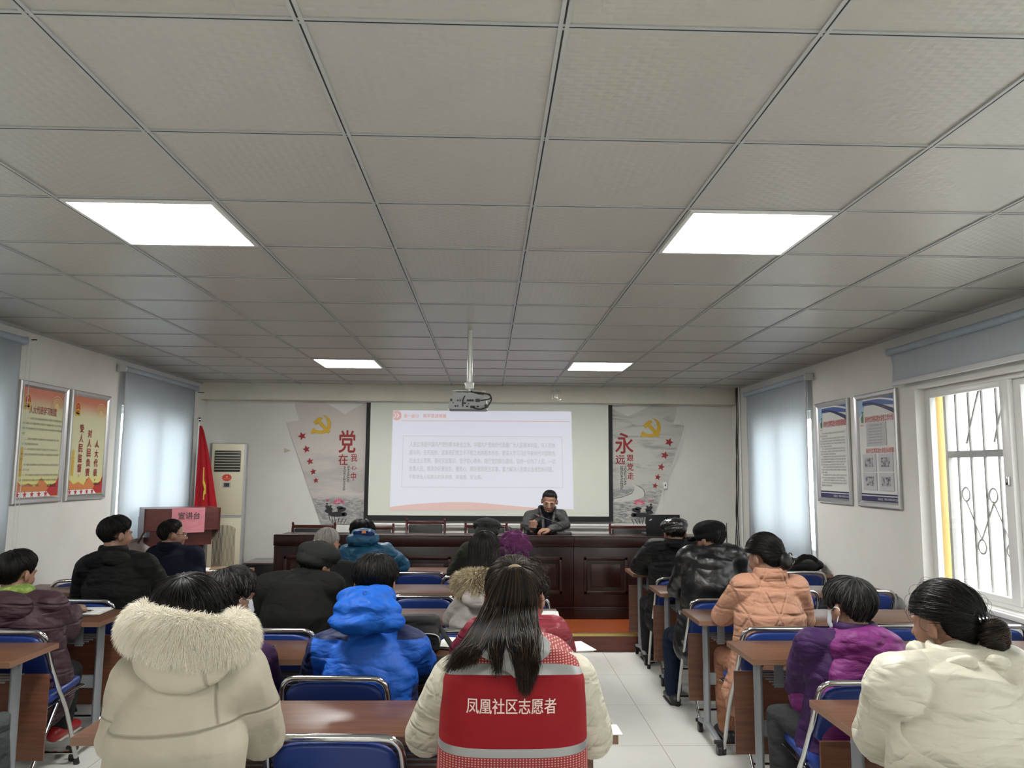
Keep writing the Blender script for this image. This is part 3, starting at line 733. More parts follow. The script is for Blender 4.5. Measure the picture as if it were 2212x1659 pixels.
bm = new(); cyl(bm, (LP(1014, 800).x, .1, zt+.03), (LP(1014, 800).x, .1, ZC-2.2), .019, 20); obj('ceiling_pole', bm, polew, pj)
cx = LP(1014, 800).x
bm = new(); box(bm, (cx, .1, LP(1014, 830).z), (.065, .05, .045), None, 0, .004); box(bm, (cx, .1, zt+.012), (.23, .12, .006), None, 0, .002); cyl(bm, (cx, .1, zt), (cx, .1, zt+.05), .012, 10)
for dx in (-.09, .09, -.05, .05): cyl(bm, (cx+dx, .07, zt-.005), (cx+dx, .07, zt+.022), .004, 8)
obj('mount_bracket', bm, polew, pj)
bm = new()
tube(bm, smooth_path([(cx+.01, .05, zt+.012), (cx+.05, -.01, zt-.005), LP(1048, 851)+V((0, -.03, 0)), LP(1059, 856)+V((0, -.04, 0)), LP(1061, 866)+V((0, -.04, 0)), LP(1053, 878)+V((0, -.04, 0)), LP(1040, 884.5)+V((0, -.03, 0)), LP(1028, 883)+V((0, -.02, 0)), LP(1021, 879)]), .0055, 8)
tube(bm, smooth_path([(cx+.01, .05, zt+.01), (cx+.07, -.005, zt-.012), LP(1057, 852)+V((0, -.02, 0)), LP(1058, 862)+V((0, -.03, 0)), LP(1038, 865)]), .004, 8)
tube(bm, smooth_path([(cx-.01, .05, zt+.012), (cx-.03, 0, zt-.03), LP(1000, 865)+V((0, -.01, 0)), LP(1000, 878)]), .0035, 8)
box(bm, LP(1051, 878)+V((0, -.04, 0)), (.03, .02, .02), Matrix.Rotation(.8, 3, 'Y'), 0, .003)
obj('cable', bm, blackp, pj)
# ------------------------------------------------------------------ furniture at the front
mahog = wood('dark_mahogany', (.022, .006, .005), (.012, .003, .003), .3, (14, 14, 1.2), .4, 3)
mahogt = wood('dark_mahogany_top', (.03, .008, .007), (.018, .005, .005), .22, (1.2, 14, 14), .45, 3)
def desk(x0, x1, panels, label):
    yf = 7.85; r = tag(empty('conference_desk', ((x0+x1)/2, yf, .16)), label, 'desk', 'dark red conference desks on the stage')
    O = r.location
    L = lambda x, y, z: (x-O.x, y-O.y, z-O.z)
    bm = new(); bx(bm, L(x0, yf+.0, .16), L(x1, yf+.03, .86), 0, .003); bx(bm, L(x0+.01, yf+.03, .16), L(x0+.04, yf+.48, .93), 0, .003); bx(bm, L(x1-.04, yf+.03, .16), L(x1-.01, yf+.48, .93), 0, .003)
    obj('body', bm, mahog, r)
    bm = new(); bx(bm, L(x0-.0, yf-.03, .865), L(x1, yf+.0, .965), 0, .004); bx(bm, L(x0, yf-.035, .962), L(x1, yf+.03, .972), 0, .004); obj('front_rail', bm, mahog, r)
    bm = new(); bx(bm, L(x0, yf+.03, .925), L(x1, yf+.50, .955), 0, .005); obj('desktop', bm, mahogt, r)
    bm = new(); bx(bm, L(x0-.005, yf-.022, .16), L(x1+.005, yf, .27), 0, .006); bx(bm, L(x0-.005, yf-.03, .262), L(x1+.005, yf, .275), 0, .005); obj('plinth', bm, mahog, r)
    for a, b in panels:
        bm = new(); z0, z1 = .40, .765
        for q in ((a, b, z1-.035, z1), (a, b, z0-.0, z0+.035), (a, a+.035, z0, z1), (b-.035, b, z0, z1)): bx(bm, L(q[0], yf-.016, q[2]), L(q[1], yf+.002, q[3]), 0, .007)
        bx(bm, L(a+.07, yf-.009, z0+.07), L(b-.07, yf+.002, z1-.07), 0, .006)
        obj('raised_panel', bm, mahog, r)
desk(-2.11, .868, [(-2.01, -1.56), (-1.5, -.98), (-.81, -.355), (-.2, .14), (.31, .757)], 'long dark mahogany conference desk left of the seam, in front of the screen')
desk(.872, 2.35, [(.97, 1.41), (1.55, 2.2)], 'dark mahogany conference desk right of the seam, carrying the laptop')

lthr = MT('black_leather_pad', (.012, .013, .014), .35); rw = MT('varnished_red_wood', (.055, .011, .009), .22)
def exec_chair(x, y, label, ztop=1.03, w2=.235):
    r = tag(empty('conference_chair', (x, y, .16)), label, 'chair', 'red wood and black leather chairs behind the desk')
    h = ztop-.16
    for s in (-1, 1):
        bm = new(); loft(bm, [(s*w2, -.20, 0), (s*w2, .0, .42), (s*w2, .03, h-.06), (s*w2, .045, h-.015), (s*w2, .03, h)], [(.014, .02)]*5, 10, side=(1, 0, 0)); obj('back_post', bm, rw, r)
        bm = new(); loft(bm, [(s*w2, -.42, 0), (s*w2, -.42, .62)], [.018]*2, 10); loft(bm, [(s*w2, -.44, .63), (s*w2, .0, .63)], [.02]*2, 10); obj('armrest', bm, rw, r)
    bm = new(); bx(bm, (-w2, .015, h-.050), (w2, .042, h-.016), 0, .008); bx(bm, (-w2, .005, h-.42), (w2, .03, h-.38), 0, .008); obj('top_rail', bm, rw, r)
    bm = new(); bx(bm, (-w2+.025, -.02, h-.38), (w2-.025, .05, h-.052), 0, .012); obj('backrest', bm, lthr, r)
    bm = new(); bx(bm, (-w2+.01, -.45, .38), (w2-.01, .0, .46), 0, .025); obj('seat', bm, lthr, r)
    return r
E_ = lambda px: at(px, 1132, Y=8.9).x
exec_chair(E_(679), 8.85, 'red wood chair behind the desk at its far left end', 1.01)
exec_chair(E_(805), 8.85, 'red wood chair partly hidden behind the head of the man in the teal jacket', 1.0)
exec_chair(E_(920), 8.85, 'red wood chair standing alone at mid desk below the slide, tallest of its row', 1.06, .215)
exec_chair(E_(1050), 8.95, 'red wood chair directly behind the man in the grey flat cap', 1.015)
exec_chair(E_(1172), 9.0, 'red wood chair the speaker in the grey jacket sits on', 1.0)
exec_chair(E_(1365), 8.85, 'red wood chair behind the desk beside the laptop', 1.02, .255)

# lectern
lect = tag(empty('lectern', (-2.97, 7.62, .16), math.radians(30)), 'dark red stepped wooden lectern with a pink paper notice taped to its front', 'lectern')
ly = wood('lectern_red_wood', (.11, .022, .016), (.075, .014, .011), .3, (1.5, 12, 12))
def frust(bm, w0, d0, z0, w1, d1, z1, yo0=0, yo1=0, mi=0):
    A = [bm.verts.new((a*w0/2, yo0+b*d0/2, z0)) for a, b in ((-1, -1), (1, -1), (1, 1), (-1, 1))]
    B = [bm.verts.new((a*w1/2, yo1+b*d1/2, z1)) for a, b in ((-1, -1), (1, -1), (1, 1), (-1, 1))]
    bm.faces.new(A[::-1]); bm.faces.new(B)
    for k in range(4): bm.faces.new((A[k], A[(k+1) % 4], B[(k+1) % 4], B[k]))
bm = new(); frust(bm, .5, .42, 0, .46, .38, .08); frust(bm, .26, .30, .08, .42, .36, .74); obj('body', bm, ly, lect, smooth=False)
bm = new(); frust(bm, .54, .44, .74, .54, .44, .88); obj('middle_tier', bm, ly, lect, smooth=False)
bm = new(); bx(bm, (-.33, -.27, .88), (.33, .14, 1.085), 0, .003); obj('top_box', bm, ly, lect, smooth=False)
prof = [(-.27, 1.085), (-.20, 1.085), (-.12, 1.055), (-.02, 1.045), (.10, 1.0), (.18, .99), (.22, .97), (.22, .84), (.14, .84), (.14, .74), (-.27, .88)]
for s in (-1, 1):
    bm = new(); A = [bm.verts.new((s*.332, y, z)) for y, z in prof]; B = [bm.verts.new((s*.315, y, z)) for y, z in prof]
    bm.faces.new(A); bm.faces.new(B[::-1])
    for k in range(len(prof)): bm.faces.new((A[k], A[(k+1) % len(prof)], B[(k+1) % len(prof)], B[k]))
    obj('side_panel', bm, ly, lect, smooth=False)
pinkp = cloth('pink_paper', (.68, .27, .32), .8, .25, 6, weave=False)
bm = new(); bx(bm, (-.10, -.2745, .86), (.19, -.272, 1.09)); obj('paper_notice', bm, pinkp, lect, smooth=False)
Sheet((-.10, -.2745, .86), (1, 0, 0), (0, 0, 1)).text('notice_text', [('宣讲台', .055, .125, .19, .065)], blk, lect, .002, .015)

# air conditioner
cream = MT('cream_plastic', (.56, .53, .39), .4); acg = MT('grey_plastic_trim', (.34, .35, .36), .4)
ac = tag(empty('air_conditioner', (-2.95, 8.90, .16), math.radians(14)), 'tall cream floor-standing air conditioner with black louvred outlet beside the flag', 'air conditioner')
W2, H_ = .20, 1.745
bm = new(); bx(bm, (-W2, 0, 0), (W2, .30, H_), 0, .015); obj('cabinet', bm, acg, ac)
bm = new(); bx(bm, (-W2+.025, -.025, .93), (W2-.025, 0, H_-.005), 0, .012); obj('upper_front', bm, cream, ac)
bm = new(); bx(bm, (-W2+.025, -.03, .02), (W2-.025, 0, .915), 0, .012); obj('lower_front', bm, cream, ac)
bm = new(); bx(bm, (-.14, -.028, 1.42), (.14, -.02, 1.66), 0, .01); obj('air_outlet', bm, blackp, ac)
for i in range(7):
    bm = new(); box(bm, (0, -.034, 1.45+.031*i), (.27, .012, .004), Matrix.Rotation(.4, 3, 'X')); obj('louvre', bm, cream, ac, smooth=False)
bm = new(); bx(bm, (-.04, -.03, 1.245), (.045, -.024, 1.305), 0, .003); obj('display', bm, acg, ac)
bm = new(); bx(bm, (-.025, -.032, 1.255), (.03, -.029, 1.295)); obj('display_screen', bm, blackp, ac, smooth=False)
shd = Sheet((0, -.027, 0), (1, 0, 0), (0, 0, 1))
shd.poly('red_sticker', [[(.0+(.055 if k % 2 else .046)*math.cos(2*math.pi*k/24), 1.355+(.043 if k % 2 else .036)*math.sin(2*math.pi*k/24)) for k in range(24)]], red, ac, .001)
shd.poly('sticker_emblem', [disc(0, 1.365, .010, 14)], gold, ac, .002)
shd.text('sticker_text', [('凤凰社区', -.035, 1.338, .07, .012)], gold, ac, .002)
for i in range(18):
    u = -.115+.23*i/17; hh = .13*math.sqrt(max(0, 1-(u/.135)**2))
    bm = new(); bx(bm, (u-.003, -.0335, .36), (u+.003, -.029, .75+hh*.6)); obj('intake_slit', bm, blackp if i < 8 else MT('beige_slit', (.22, .2, .14), .6), ac, smooth=False)
bm = new(); bx(bm, (-W2+.03, -.031, .905), (W2-.03, -.02, .93)); obj('grey_band', bm, acg, ac, smooth=False)

# black metal-edged case between air conditioner and desk
cs = tag(empty('equipment_case', (-2.5, 9.05, .16)), 'black equipment case with silver edges standing left of the desk', 'case')
bm = new(); bx(bm, (-.20, -.15, 0), (.20, .3, .40), 0, .005); obj('body', bm, MT('black_laminate', (.01, .01, .011), .3), cs)
bm = new()
for s in (-1, 1): bx(bm, (s*.21-.012, -.16, 0), (s*.21+.012, -.14, .41))
bx(bm, (-.22, -.16, .395), (.22, .3, .412)); obj('metal_edge', bm, alu, cs, smooth=False)
bm = new(); box(bm, (.19, -.165, .33), (.03, .012, .06), None, 0, .003); obj('latch', bm, chrome, cs)

# flag
fl = tag(empty('flag', (-3.24, 8.75, .16)), 'red party flag hanging furled on a white pole topped with a silver ball', 'flag')
bm = new(); cyl(bm, (0, 0, 0), (0, 0, 1.97), .012, 12); obj('pole', bm, polew, fl)
bm = new(); ball(bm, (0, 0, 2.0), .027); obj('ball_finial', bm, chrome, fl)
bm = new(); cyl(bm, (0, 0, 0), (0, 0, .04), .14, 24); obj('base', bm, chrome, fl)
bm = new(); rows = []
for i in range(24):
    t = i/23; z = 1.93-1.12*t; a = .012+.105*min(1, t*1.25)**.8; b = .012+.05*t; N = 40
    rows.append([bm.verts.new((.01+a*.9+a*math.cos(q)*(1+.12*math.sin(5*q+2*t)), b*math.sin(q)*(1+.35*math.sin(7*q+t)), z)) for q in [2*math.pi*k/N for k in range(N)]])
for A, B in zip(rows, rows[1:]):
    for k in range(len(A)): bm.faces.new((A[k], A[(k+1) % len(A)], B[(k+1) % len(A)], B[k]))
bm.faces.new(rows[0]); bm.faces.new(rows[-1][::-1])
obj('flag_cloth', bm, cloth('flag_red', (.40, .010, .018), .55, .3, 8, (3, 3, .5)), fl)
shf = Sheet((0, -.075, 0), (1, 0, 0), (0, 0, 1))
shf.poly('flag_emblem', [[(.100, 1.47), (.110, 1.47), (.116, 1.33), (.138, 1.27), (.142, 1.18), (.126, 1.17), (.126, 1.11), (.112, 1.12), (.114, 1.2), (.122, 1.23), (.102, 1.3)]], emb_yellow, fl, 0)

# laptop, microphones, conference unit, router cabinet
lp = tag(empty('laptop', (at(1420, 1140, Y=8.1).x, 8.1, .955)), 'open black laptop seen from its lid at the right end of the desk', 'laptop')
bm = new(); bx(bm, (-.12, .03, 0), (.24, .25, .018), 0, .004); obj('keyboard_base', bm, blackp, lp)
bm = new(); box(bm, (.06, .0, .105), (.36, .009, .225), Matrix.Rotation(-.12, 3, 'X'), 0, .004); obj('lid', bm, MT('black_lid', (.004, .004, .005), .5, spec=.2), lp)
bm = new(); box(bm, (-.075, -.021, .165), (.03, .002, .01), Matrix.Rotation(-.5, 3, 'Y')); obj('lid_badge', bm, chrome, lp, smooth=False)
def mic(base, pts, label):
    r = tag(empty('desk_microphone', base), label, 'microphone')
    bm = new(); box(bm, (0, 0, .022), (.15, .11, .035), None, 0, .008); obj('base_unit', bm, blackp, r)
    P = smooth_path([p_-V(base) for p_ in pts], 5)
    bm = new(); tube(bm, P, .0045, 8); obj('gooseneck', bm, blackp, r)
    d = (P[-1]-P[-2]).normalized()
    bm = new(); cyl(bm, P[-1], P[-1]+d*.012, .0075, 10); obj('ring_light', bm, MT('red_ring', (.5, .05, .04), .4), r)
    bm = new(); loft(bm, [P[-1]+d*.012, P[-1]+d*.045], [.0085]*2, 10); obj('capsule', bm, blackp, r)
mic((at(1219, 1150, Y=8.02).x, 8.02, .955), [V((at(1219, 1150, Y=8.02).x, 8.02, .985)), at(1216, 1140, Y=8.0), at(1204, 1131, Y=7.98), at(1186, 1123, Y=7.98), at(1164, 1115, Y=8.0)], 'gooseneck microphone on a black unit in front of the speaker')
mic((at(1105, 1152, Y=8.05).x, 8.05, .955), [V((at(1105, 1150, Y=8.05).x, 8.05, .985)), at(1104, 1145, Y=8.05), at(1103, 1140, Y=8.05), at(1097, 1138, Y=8.05), at(1090, 1138, Y=8.05)], 'gooseneck microphone bending left behind the purple flower hat')
rc = tag(empty('network_cabinet', (2.62, 8.95, .16)), 'black equipment cabinet in the corner below the wall cables', 'cabinet')
bm = new(); bx(bm, (-.15, -.12, 0), (.24, .25, .60), 0, .006); obj('body', bm, MT('black_metal', (.015, .015, .016), .4), rc)
bm = new(); bx(bm, (-.13, -.125, .05), (.22, -.12, .55), 0, .003); obj('door', bm, blackp, rc)
rt = tag(empty('wireless_router', (2.68, 8.95, .76)), 'black router with six upright antennas on the corner cabinet', 'router')
bm = new(); bx(bm, (-.12, -.08, 0), (.12, .08, .045), 0, .008); obj('body', bm, blackp, rt)
for dx, h in ((-.10, .22), (-.06, .19), (-.03, .24), (.0, .23), (.03, .22), (.095, .24)):
    bm = new(); loft(bm, [(dx, .05, .03), (dx+.003, .05, h+.03)], [.006, .004], 8); obj('antenna', bm, blackp, rt)
bm = new(); box(bm, (-.055, -.083, .03), (.04, .004, .03)); obj('label_plate', bm, wht, rt, smooth=False)
# cables and conduit in the corner
bm = new()
for k, dx in enumerate((0, 1.6, 3.6)): tube(bm, smooth_path([at(1590+dx+q_*(1 if k != 1 else -.6), py_, X=2.985-.004*k) for py_, q_ in ((838, 0), (900, 1), (960, 0), (1010, 2), (1060, 1), (1110, 0), (1160, 3), (1208, 5))]), .0055, 8)
tag(obj('cable_bundle', bm, blackp), 'three loose black cables hanging down the wall in the right front corner', 'cable')
P_ = at(1600, 1000, X=2.985); bm = new(); cyl(bm, (P_.x, P_.y, .16), (P_.x, P_.y, ZC), .011, 12)
for z in (.9, 1.5, 1.8, 2.1): cyl(bm, (P_.x, P_.y, z), (P_.x, P_.y, z+.02), .014, 12)
tag(obj('conduit_pipe', bm, white_frame), 'white vertical conduit pipe beside the black cables in the corner', 'pipe')
# socket and cords on the right mural
P = at(1436, 1048, Y=9.38)
sk = tag(empty('power_socket', (P.x, 9.385, P.z)), 'small white power socket box with a black hole at the mural edge, cord hanging below', 'socket')
bm = new(); box(bm, (0, -.015, 0), (.05, .03, .085), Matrix.Rotation(-.15, 3, 'Y'), 0, .01); obj('box', bm, white_frame, sk)
bm = new(); box(bm, (0, -.031, 0), (.012, .004, .02)); obj('hole', bm, blackp, sk, smooth=False)
bm = new(); tube(bm, [at(a, b, Y=9.38)-sk.location for a, b in ((1434, 1052), (1432, 1070), (1432, 1090), (1435, 1120), (1437, 1150))], .004, 6)
tube(bm, [at(a, b, Y=9.382)-sk.location for a, b in ((1437, 1040), (1448, 1015), (1462, 985), (1472, 955), (1478, 922), (1462, 885), (1453, 918))], .003, 6)
tube(bm, [at(a, b, Y=9.382)-sk.location for a, b in ((1440, 1040), (1452, 1012), (1465, 985), (1474, 955), (1479, 922))], .003, 6); obj('cord', bm, white_frame, sk)

# ------------------------------------------------------------------ training tables
brown = wood('brown_table_laminate', (.118, .052, .027), (.072, .030, .016), .36, (1.2, 16, 16), .5, 3)
brownv = wood('brown_panel_laminate', (.13, .046, .022), (.08, .027, .014), .4, (1.2, 16, 16), .5, 3)
edge = MT('pale_edge_band', (.20, .11, .07), .35); tleg = MT('grey_table_metal', (.25, .27, .29), .4, .3); dkshelf = MT('dark_shelf_metal', (.03, .03, .032), .4)
def make_table(x0, x1, yn, label, group, wide=.4):
    L = x1-x0; r = tag(empty('training_table', ((x0+x1)/2, yn+wide/2, 0)), label, 'table', group)
    h = L/2
    bm = new(); bx(bm, (-h, -wide/2, .722), (h, wide/2, .75), 0, .002); obj('tabletop', bm, brown, r)
    bm = new()
    for a, b in (((-h-.0015, -wide/2, .723), (-h, wide/2, .749)), ((h, -wide/2, .723), (h+.0015, wide/2, .749)), ((-h, -wide/2-.0015, .723), (h, -wide/2, .749))): bx(bm, a, b)
    obj('edge_band', bm, edge, r, smooth=False)
    bm = new(); bx(bm, (-h+.03, .185, .19), (h-.03, .198, .60), 0, .002); obj('modesty_panel', bm, brownv, r)
    bm = new(); bx(bm, (-h+.1, .02, .33), (h-.1, .05, .40), 0, .004); obj('cross_beam', bm, tleg, r)
    bm = new()
    for i in range(6): y_ = -.12+i*.05; cyl(bm, (-h+.12, y_, .615), (h-.12, y_, .615), .004, 6)
    obj('wire_shelf', bm, tleg, r)
    for s in (-1, 1):
        lx = s*(h-.10)
        bm = new(); loft(bm, [(lx, .03, .10), (lx, .03, .722)], [(.02, .033)]*2, 12, side=(1, 0, 0), dome=False); lg = obj('leg', bm, tleg, r)
        bm = new(); loft(bm, [(lx, -.2, .075), (lx, .0, .105), (lx, .2, .075)], [(.018, .014)]*3, 10, side=(1, 0, 0)); obj('foot_bar', bm, tleg, lg)
        for y_ in (-.2, .2):
            bm = new(); cyl(bm, (lx-.012, y_, .026), (lx+.012, y_, .026), .026, 16); box(bm, (lx, y_, .06), (.034, .03, .025), None, 0, .005); cyl(bm, (lx-.03, y_-.01, .075), (lx+.03, y_-.01, .075), .011, 10); obj('caster', bm, blackp, lg)
        bm = new(); bx(bm, (lx-s*.05-.0225, -.12, .60), (lx-s*.05+.0225, -.117, .722)); obj('shelf_bracket', bm, tleg, r, smooth=False)
        bm = new(); bx(bm, (lx-s*.14-.004, -.13, .61), (lx-s*.14+.004, -.12, .722)); obj('shelf_hook', bm, tleg, r, smooth=False)
    return r
rows_y = [2.655, 3.695, 4.615, 5.645, 6.68]
who_r = ['under the elbow of the woman in the white puffer jacket', 'in front of the woman in the purple hooded jacket', 'under the arms of the woman in the peach quilted jacket', 'in front of the man in the black leather jacket', 'farthest, in front of the shiny black cap']
who_c = ['nearest one, between fur-trimmed parka and red vest', 'in front of the man in the bright blue jacket', 'before the round dark cap and long-haired woman', 'before the bald-topped man and magenta hat', 'farthest, in front of the man in teal']
for i, y in enumerate(rows_y):
    make_table(1.25, 2.975, y, 'brown training table, right block, '+who_r[i], 'training tables of the right block')
    make_table(-1.34, .44, y, 'brown training table, middle block, '+who_c[i], 'training tables of the middle block')
for x1, y, lb in ((-2.13, 3.64, 'its corner jutting in beside the maroon coat'), (-2.185, 4.56, 'holding the papers with a pen'), (-2.17, 5.60, 'under the arms of the man in black'), (-2.05, 6.62, 'farthest, in front of the man with glasses')):
    make_table(-3.33, x1, y, 'brown training table, left block, '+lb, 'training tables of the left block')

# ------------------------------------------------------------------ folding chairs
bluev = MT('blue_vinyl', (.013, .034, .17), .38, spec=.35); bluev.bump(bluev.noise(500, 2), .12, .001)
rub = MT('black_rubber', (.012, .012, .012), .7)
def chair_proto():
    r = empty('folding_chair')
    up = []
    for s in (-1, 1):
        bm = new()
        P = smooth_path([(s*.195, .215, .02), (s*.205, .06, .32), (s*.208, -.04, .46)], 5)
        tube(bm, P, .0115, 10); lg = obj('leg', bm, chrome, r)
        bm = new(); cyl(bm, (s*.1945, .2225, .0), (s*.196, .205, .035), .015, 12); obj('rubber_foot', bm, rub, lg)
        bm = new(); P = [(s*.178, .03, .415), (s*.18, -.27, .02)]; tube(bm, P, .0105, 10); lg = obj('leg', bm, chrome, r)
        bm = new(); cyl(bm, (s*.18, -.285, 0), (s*.18, -.26, .035), .014, 12); obj('rubber_foot', bm, rub, lg)
    half = [(.208, -.04, .46), (.212, -.13, .60), (.213, -.18, .70), (.205, -.198, .757), (.178, -.206, .785), (.14, -.208, .790)]
    pts = smooth_path(half, 4) + [V((-p_.x, p_.y, p_.z)) for p_ in reversed(smooth_path(half, 4))]
    bm = new(); tube(bm, pts, .0125, 12); obj('back_frame', bm, chrome, r)
    # padded back, rounded, leaning with the frame
    bm = new(); N = 28; prof = []
    for k in range(N):
        t = 2*math.pi*k/N; c, s_ = math.cos(t), math.sin(t); e = .42
        prof.append((.198*abs(c)**e*(1 if c > 0 else -1), .645+.128*abs(s_)**e*(1 if s_ > 0 else -1)))
    def by(z): return -.04-.16*min(1, (z-.46)/.28)
    lay = [(.90, -.016), (.975, -.012), (1, 0), (1, .012), (.97, .022), (.86, .028)]
    rows = [[bm.verts.new((x*q, by(z)+o_, .645+(z-.645)*q)) for x, z in prof] for q, o_ in lay]
    for A, B in zip(rows, rows[1:]):
        for k in range(N): bm.faces.new((A[k], A[(k+1) % N], B[(k+1) % N], B[k]))
    bm.faces.new(rows[0]); bm.faces.new(rows[-1][::-1]); obj('backrest', bm, bluev, r, angle=60)
    bm = new(); bx(bm, (-.195, -.165, .41), (.195, .215, .455), 0, .018); 
    for v in bm.verts: v.co.z += .02*(v.co.y/.2)
    obj('seat', bm, bluev, r, angle=60)
    bm = new(); tube(bm, smooth_path([(-.195, -.17, .395), (-.195, .18, .415), (-.17, .225, .42), (.17, .225, .42), (.195, .18, .415), (.195, -.17, .395)], 4), .006, 8); obj('seat_rail', bm, chrome, r)
    bm = new(); cyl(bm, (-.197, .19, .07), (.197, .19, .07), .009, 8); obj('stretcher', bm, chrome, r)
    bm = new(); cyl(bm, (-.18, -.21, .10), (.18, -.21, .10), .009, 8); obj('stretcher', bm, chrome, r)
    return r
proto = chair_proto(); index_kids(); first = [True]
def chair(px, yb, label, group='blue folding chairs in the audience', rz=0, x=None):
    """px: where the top rail's middle is seen; yb: depth of the top rail"""
    if x is None: x = at(px, 1330, Y=yb).x
    o = proto if first[0] else copy_tree(proto); first[0] = False
    R_ = Matrix.Rotation(rz, 3, 'Z') @ V((0, -.208, 0))
    o.location = (x-R_.x, yb-R_.y, 0); o.rotation_euler.z = rz
    tag(o, label, 'chair', group); return o
chair(730, 2.52, 'empty blue folding chair nearest the camera, at the bottom edge between the two front women', rz=-.03)
chair(726, 3.21, 'blue folding chair with chrome rim the man in the bright blue jacket sits on', rz=-.03)
chair(592, 4.14, 'blue folding chair behind the man in the dark cap, beside the fur collar', rz=-.02)
chair(912, 5.22, 'empty blue folding chair left of the long-haired woman, above the black bag')
chair(903, 6.40, 'empty blue folding chair right of the teal jacket, farther one of the two empty ones')
chair(1688, 4.20, 'blue folding chair behind the woman in the peach quilted jacket', rz=.02)
chair(1875, 3.14, 'blue folding chair behind the woman in the purple jacket', rz=.02)
chair(1562, 5.12, 'blue folding chair under the man in the black leather jacket', rz=.02)
chair(1478, 6.14, 'blue folding chair under the man in the shiny black cap')
chair(0, 6.50, 'empty blue folding chair below the black backpack on the right', x=2.62)
chair(0, 5.50, 'empty blue folding chair just right of the peach jacket shoulder', x=2.13)
chair(0, 5.50, 'empty blue folding chair by the right wall, behind the head in purple', x=2.68)
chair(0, 4.27, 'empty blue folding chair half hidden behind the purple hood and the hair bun', x=2.29, rz=-.05)
chair(0, 4.27, 'empty blue folding chair against the right wall, beside the hair bun', x=2.76)
chair(168, 5.02, 'blue folding chair with papers at its foot, under the man in the black hooded jacket')
chair(10, 4.09, 'blue folding chair at the left edge under the woman in the maroon coat')
chair(0, 2.80, 'blue folding chair of the person whose knee shows at the bottom left corner', x=-2.42)
chair(345, 6.1, 'blue folding chair under the man with glasses in navy')
chair(0, 5.95, 'blue folding chair beside the left wall, showing only its side', x=-2.98, rz=.5)
chair(0, 2.03, 'blue folding chair under the woman in the fur-trimmed coat', x=at(360, 1500, Y=2.12).x)
chair(0, 2.03, 'blue folding chair under the woman in the red volunteer vest', x=at(1105, 1500, Y=2.12).x)
chair(0, 2.03, 'blue folding chair under the woman in the white puffer jacket', x=at(2080, 1500, Y=2.2).x)
chair(0, 3.14, 'blue folding chair under the woman in the crimson quilted coat', x=.12)
chair(0, 3.14, 'blue folding chair under the masked woman with greying hair', x=-1.15)
chair(0, 4.14, 'blue folding chair under the long-haired woman in the grey coat', x=-.12)
chair(0, 5.17, 'blue folding chair under the person in the purple flower hat', x=.2)
chair(0, 5.17, 'blue folding chair under the bald-topped man', x=-1.13)
chair(0, 6.17, 'blue folding chair under the man in the teal jacket', x=-1.22)
chair(0, 6.17, 'blue folding chair under the man in the grey flat cap', x=-.14)

# ------------------------------------------------------------------ things on the tables
paper = MT('white_paper', (.72, .72, .70), .7)
def papers(px, py, n, label, wd=.21, dp=.28, rz=0, z=.7502, mat=paper, pen=False):
    P = at(px, py, Z=z); r = tag(empty('paper_stack', (P.x, P.y, z), rz), label, 'paper')
    bm = new()
    for i in range(n): box(bm, (RNG.uniform(-.008, .008)*min(i, 2), RNG.uniform(-.008, .008)*min(i, 2), .0015+.002*i), (wd, dp, .002), Matrix.Rotation(RNG.uniform(-.05, .05), 3, 'Z'))
    obj('sheets', bm, mat, r, smooth=False)
    return r, .0025+.002*n
r, zt_ = papers(178, 1324, 7, 'stack of white papers on the left table with a pen on top', .24, .2, .05)
r, _ = papers(448, 1232, 4, 'open white booklet beside the man in navy', .16, .22, .3)
r, _ = papers(1237, 1399, 4, 'white papers on the table end right of the crimson coat', .14, .2, .25)
r, _ = papers(1184, 1329, 4, 'white papers at the table end beyond the long ponytail', .10, .2, 0)
r, _ = papers(982, 1394, 8, 'white booklet with a yellow cover sheet left of the crimson coat', .13, .2, -.35)
r, _ = papers(1316, 1578, 2, 'white sheet at the right end of the nearest middle table', .06, .1, 0)
r, _ = papers(375, 1262, 5, 'crumpled white papers in front of the man in the black hooded jacket', .2, .2, .6)
def pen(P, a, label, ln=.14, mat=blackp):
    r = tag(empty('pen', P, a), label, 'pen'); bm = new(); loft(bm, [(-ln/2, 0, .005), (ln/2*.8, 0, .005)], [.0045]*2, 10); obj('barrel', bm, mat, r)
    bm = new(); loft(bm, [(ln/2*.8, 0, .005), (ln/2, 0, .005)], [.0045, .0015], 10); obj('tip', bm, chrome, r)
P = at(176, 1321, Z=.768); pen(P, .05, 'black pen lying on the stack of papers on the left table')
P = at(572, 1402, Z=.751); pen(P, .9, 'dark pen on the table left of the bright blue jacket', .13)
def book(px, py, label, mat, s=(.15, .21, .012), rz=0):
    P = at(px, py, Z=.7505); r = tag(empty('notebook', P, rz), label, 'notebook'); bm = new(); box(bm, (0, 0, s[2]/2), s, None, 0, .002); obj('cover', bm, mat, r)
book(481, 1230, 'brown notebook on the table left of the greying head', MT('tan_cover', (.25, .16, .10), .5), (.2, .18, .015), .2)
book(972, 1432, 'black notebook on the table by the red vest shoulder', blackp, (.14, .16, .012), .1)
blackc = cloth('black_nylon', (.022, .022, .022), .6, .5, 10)
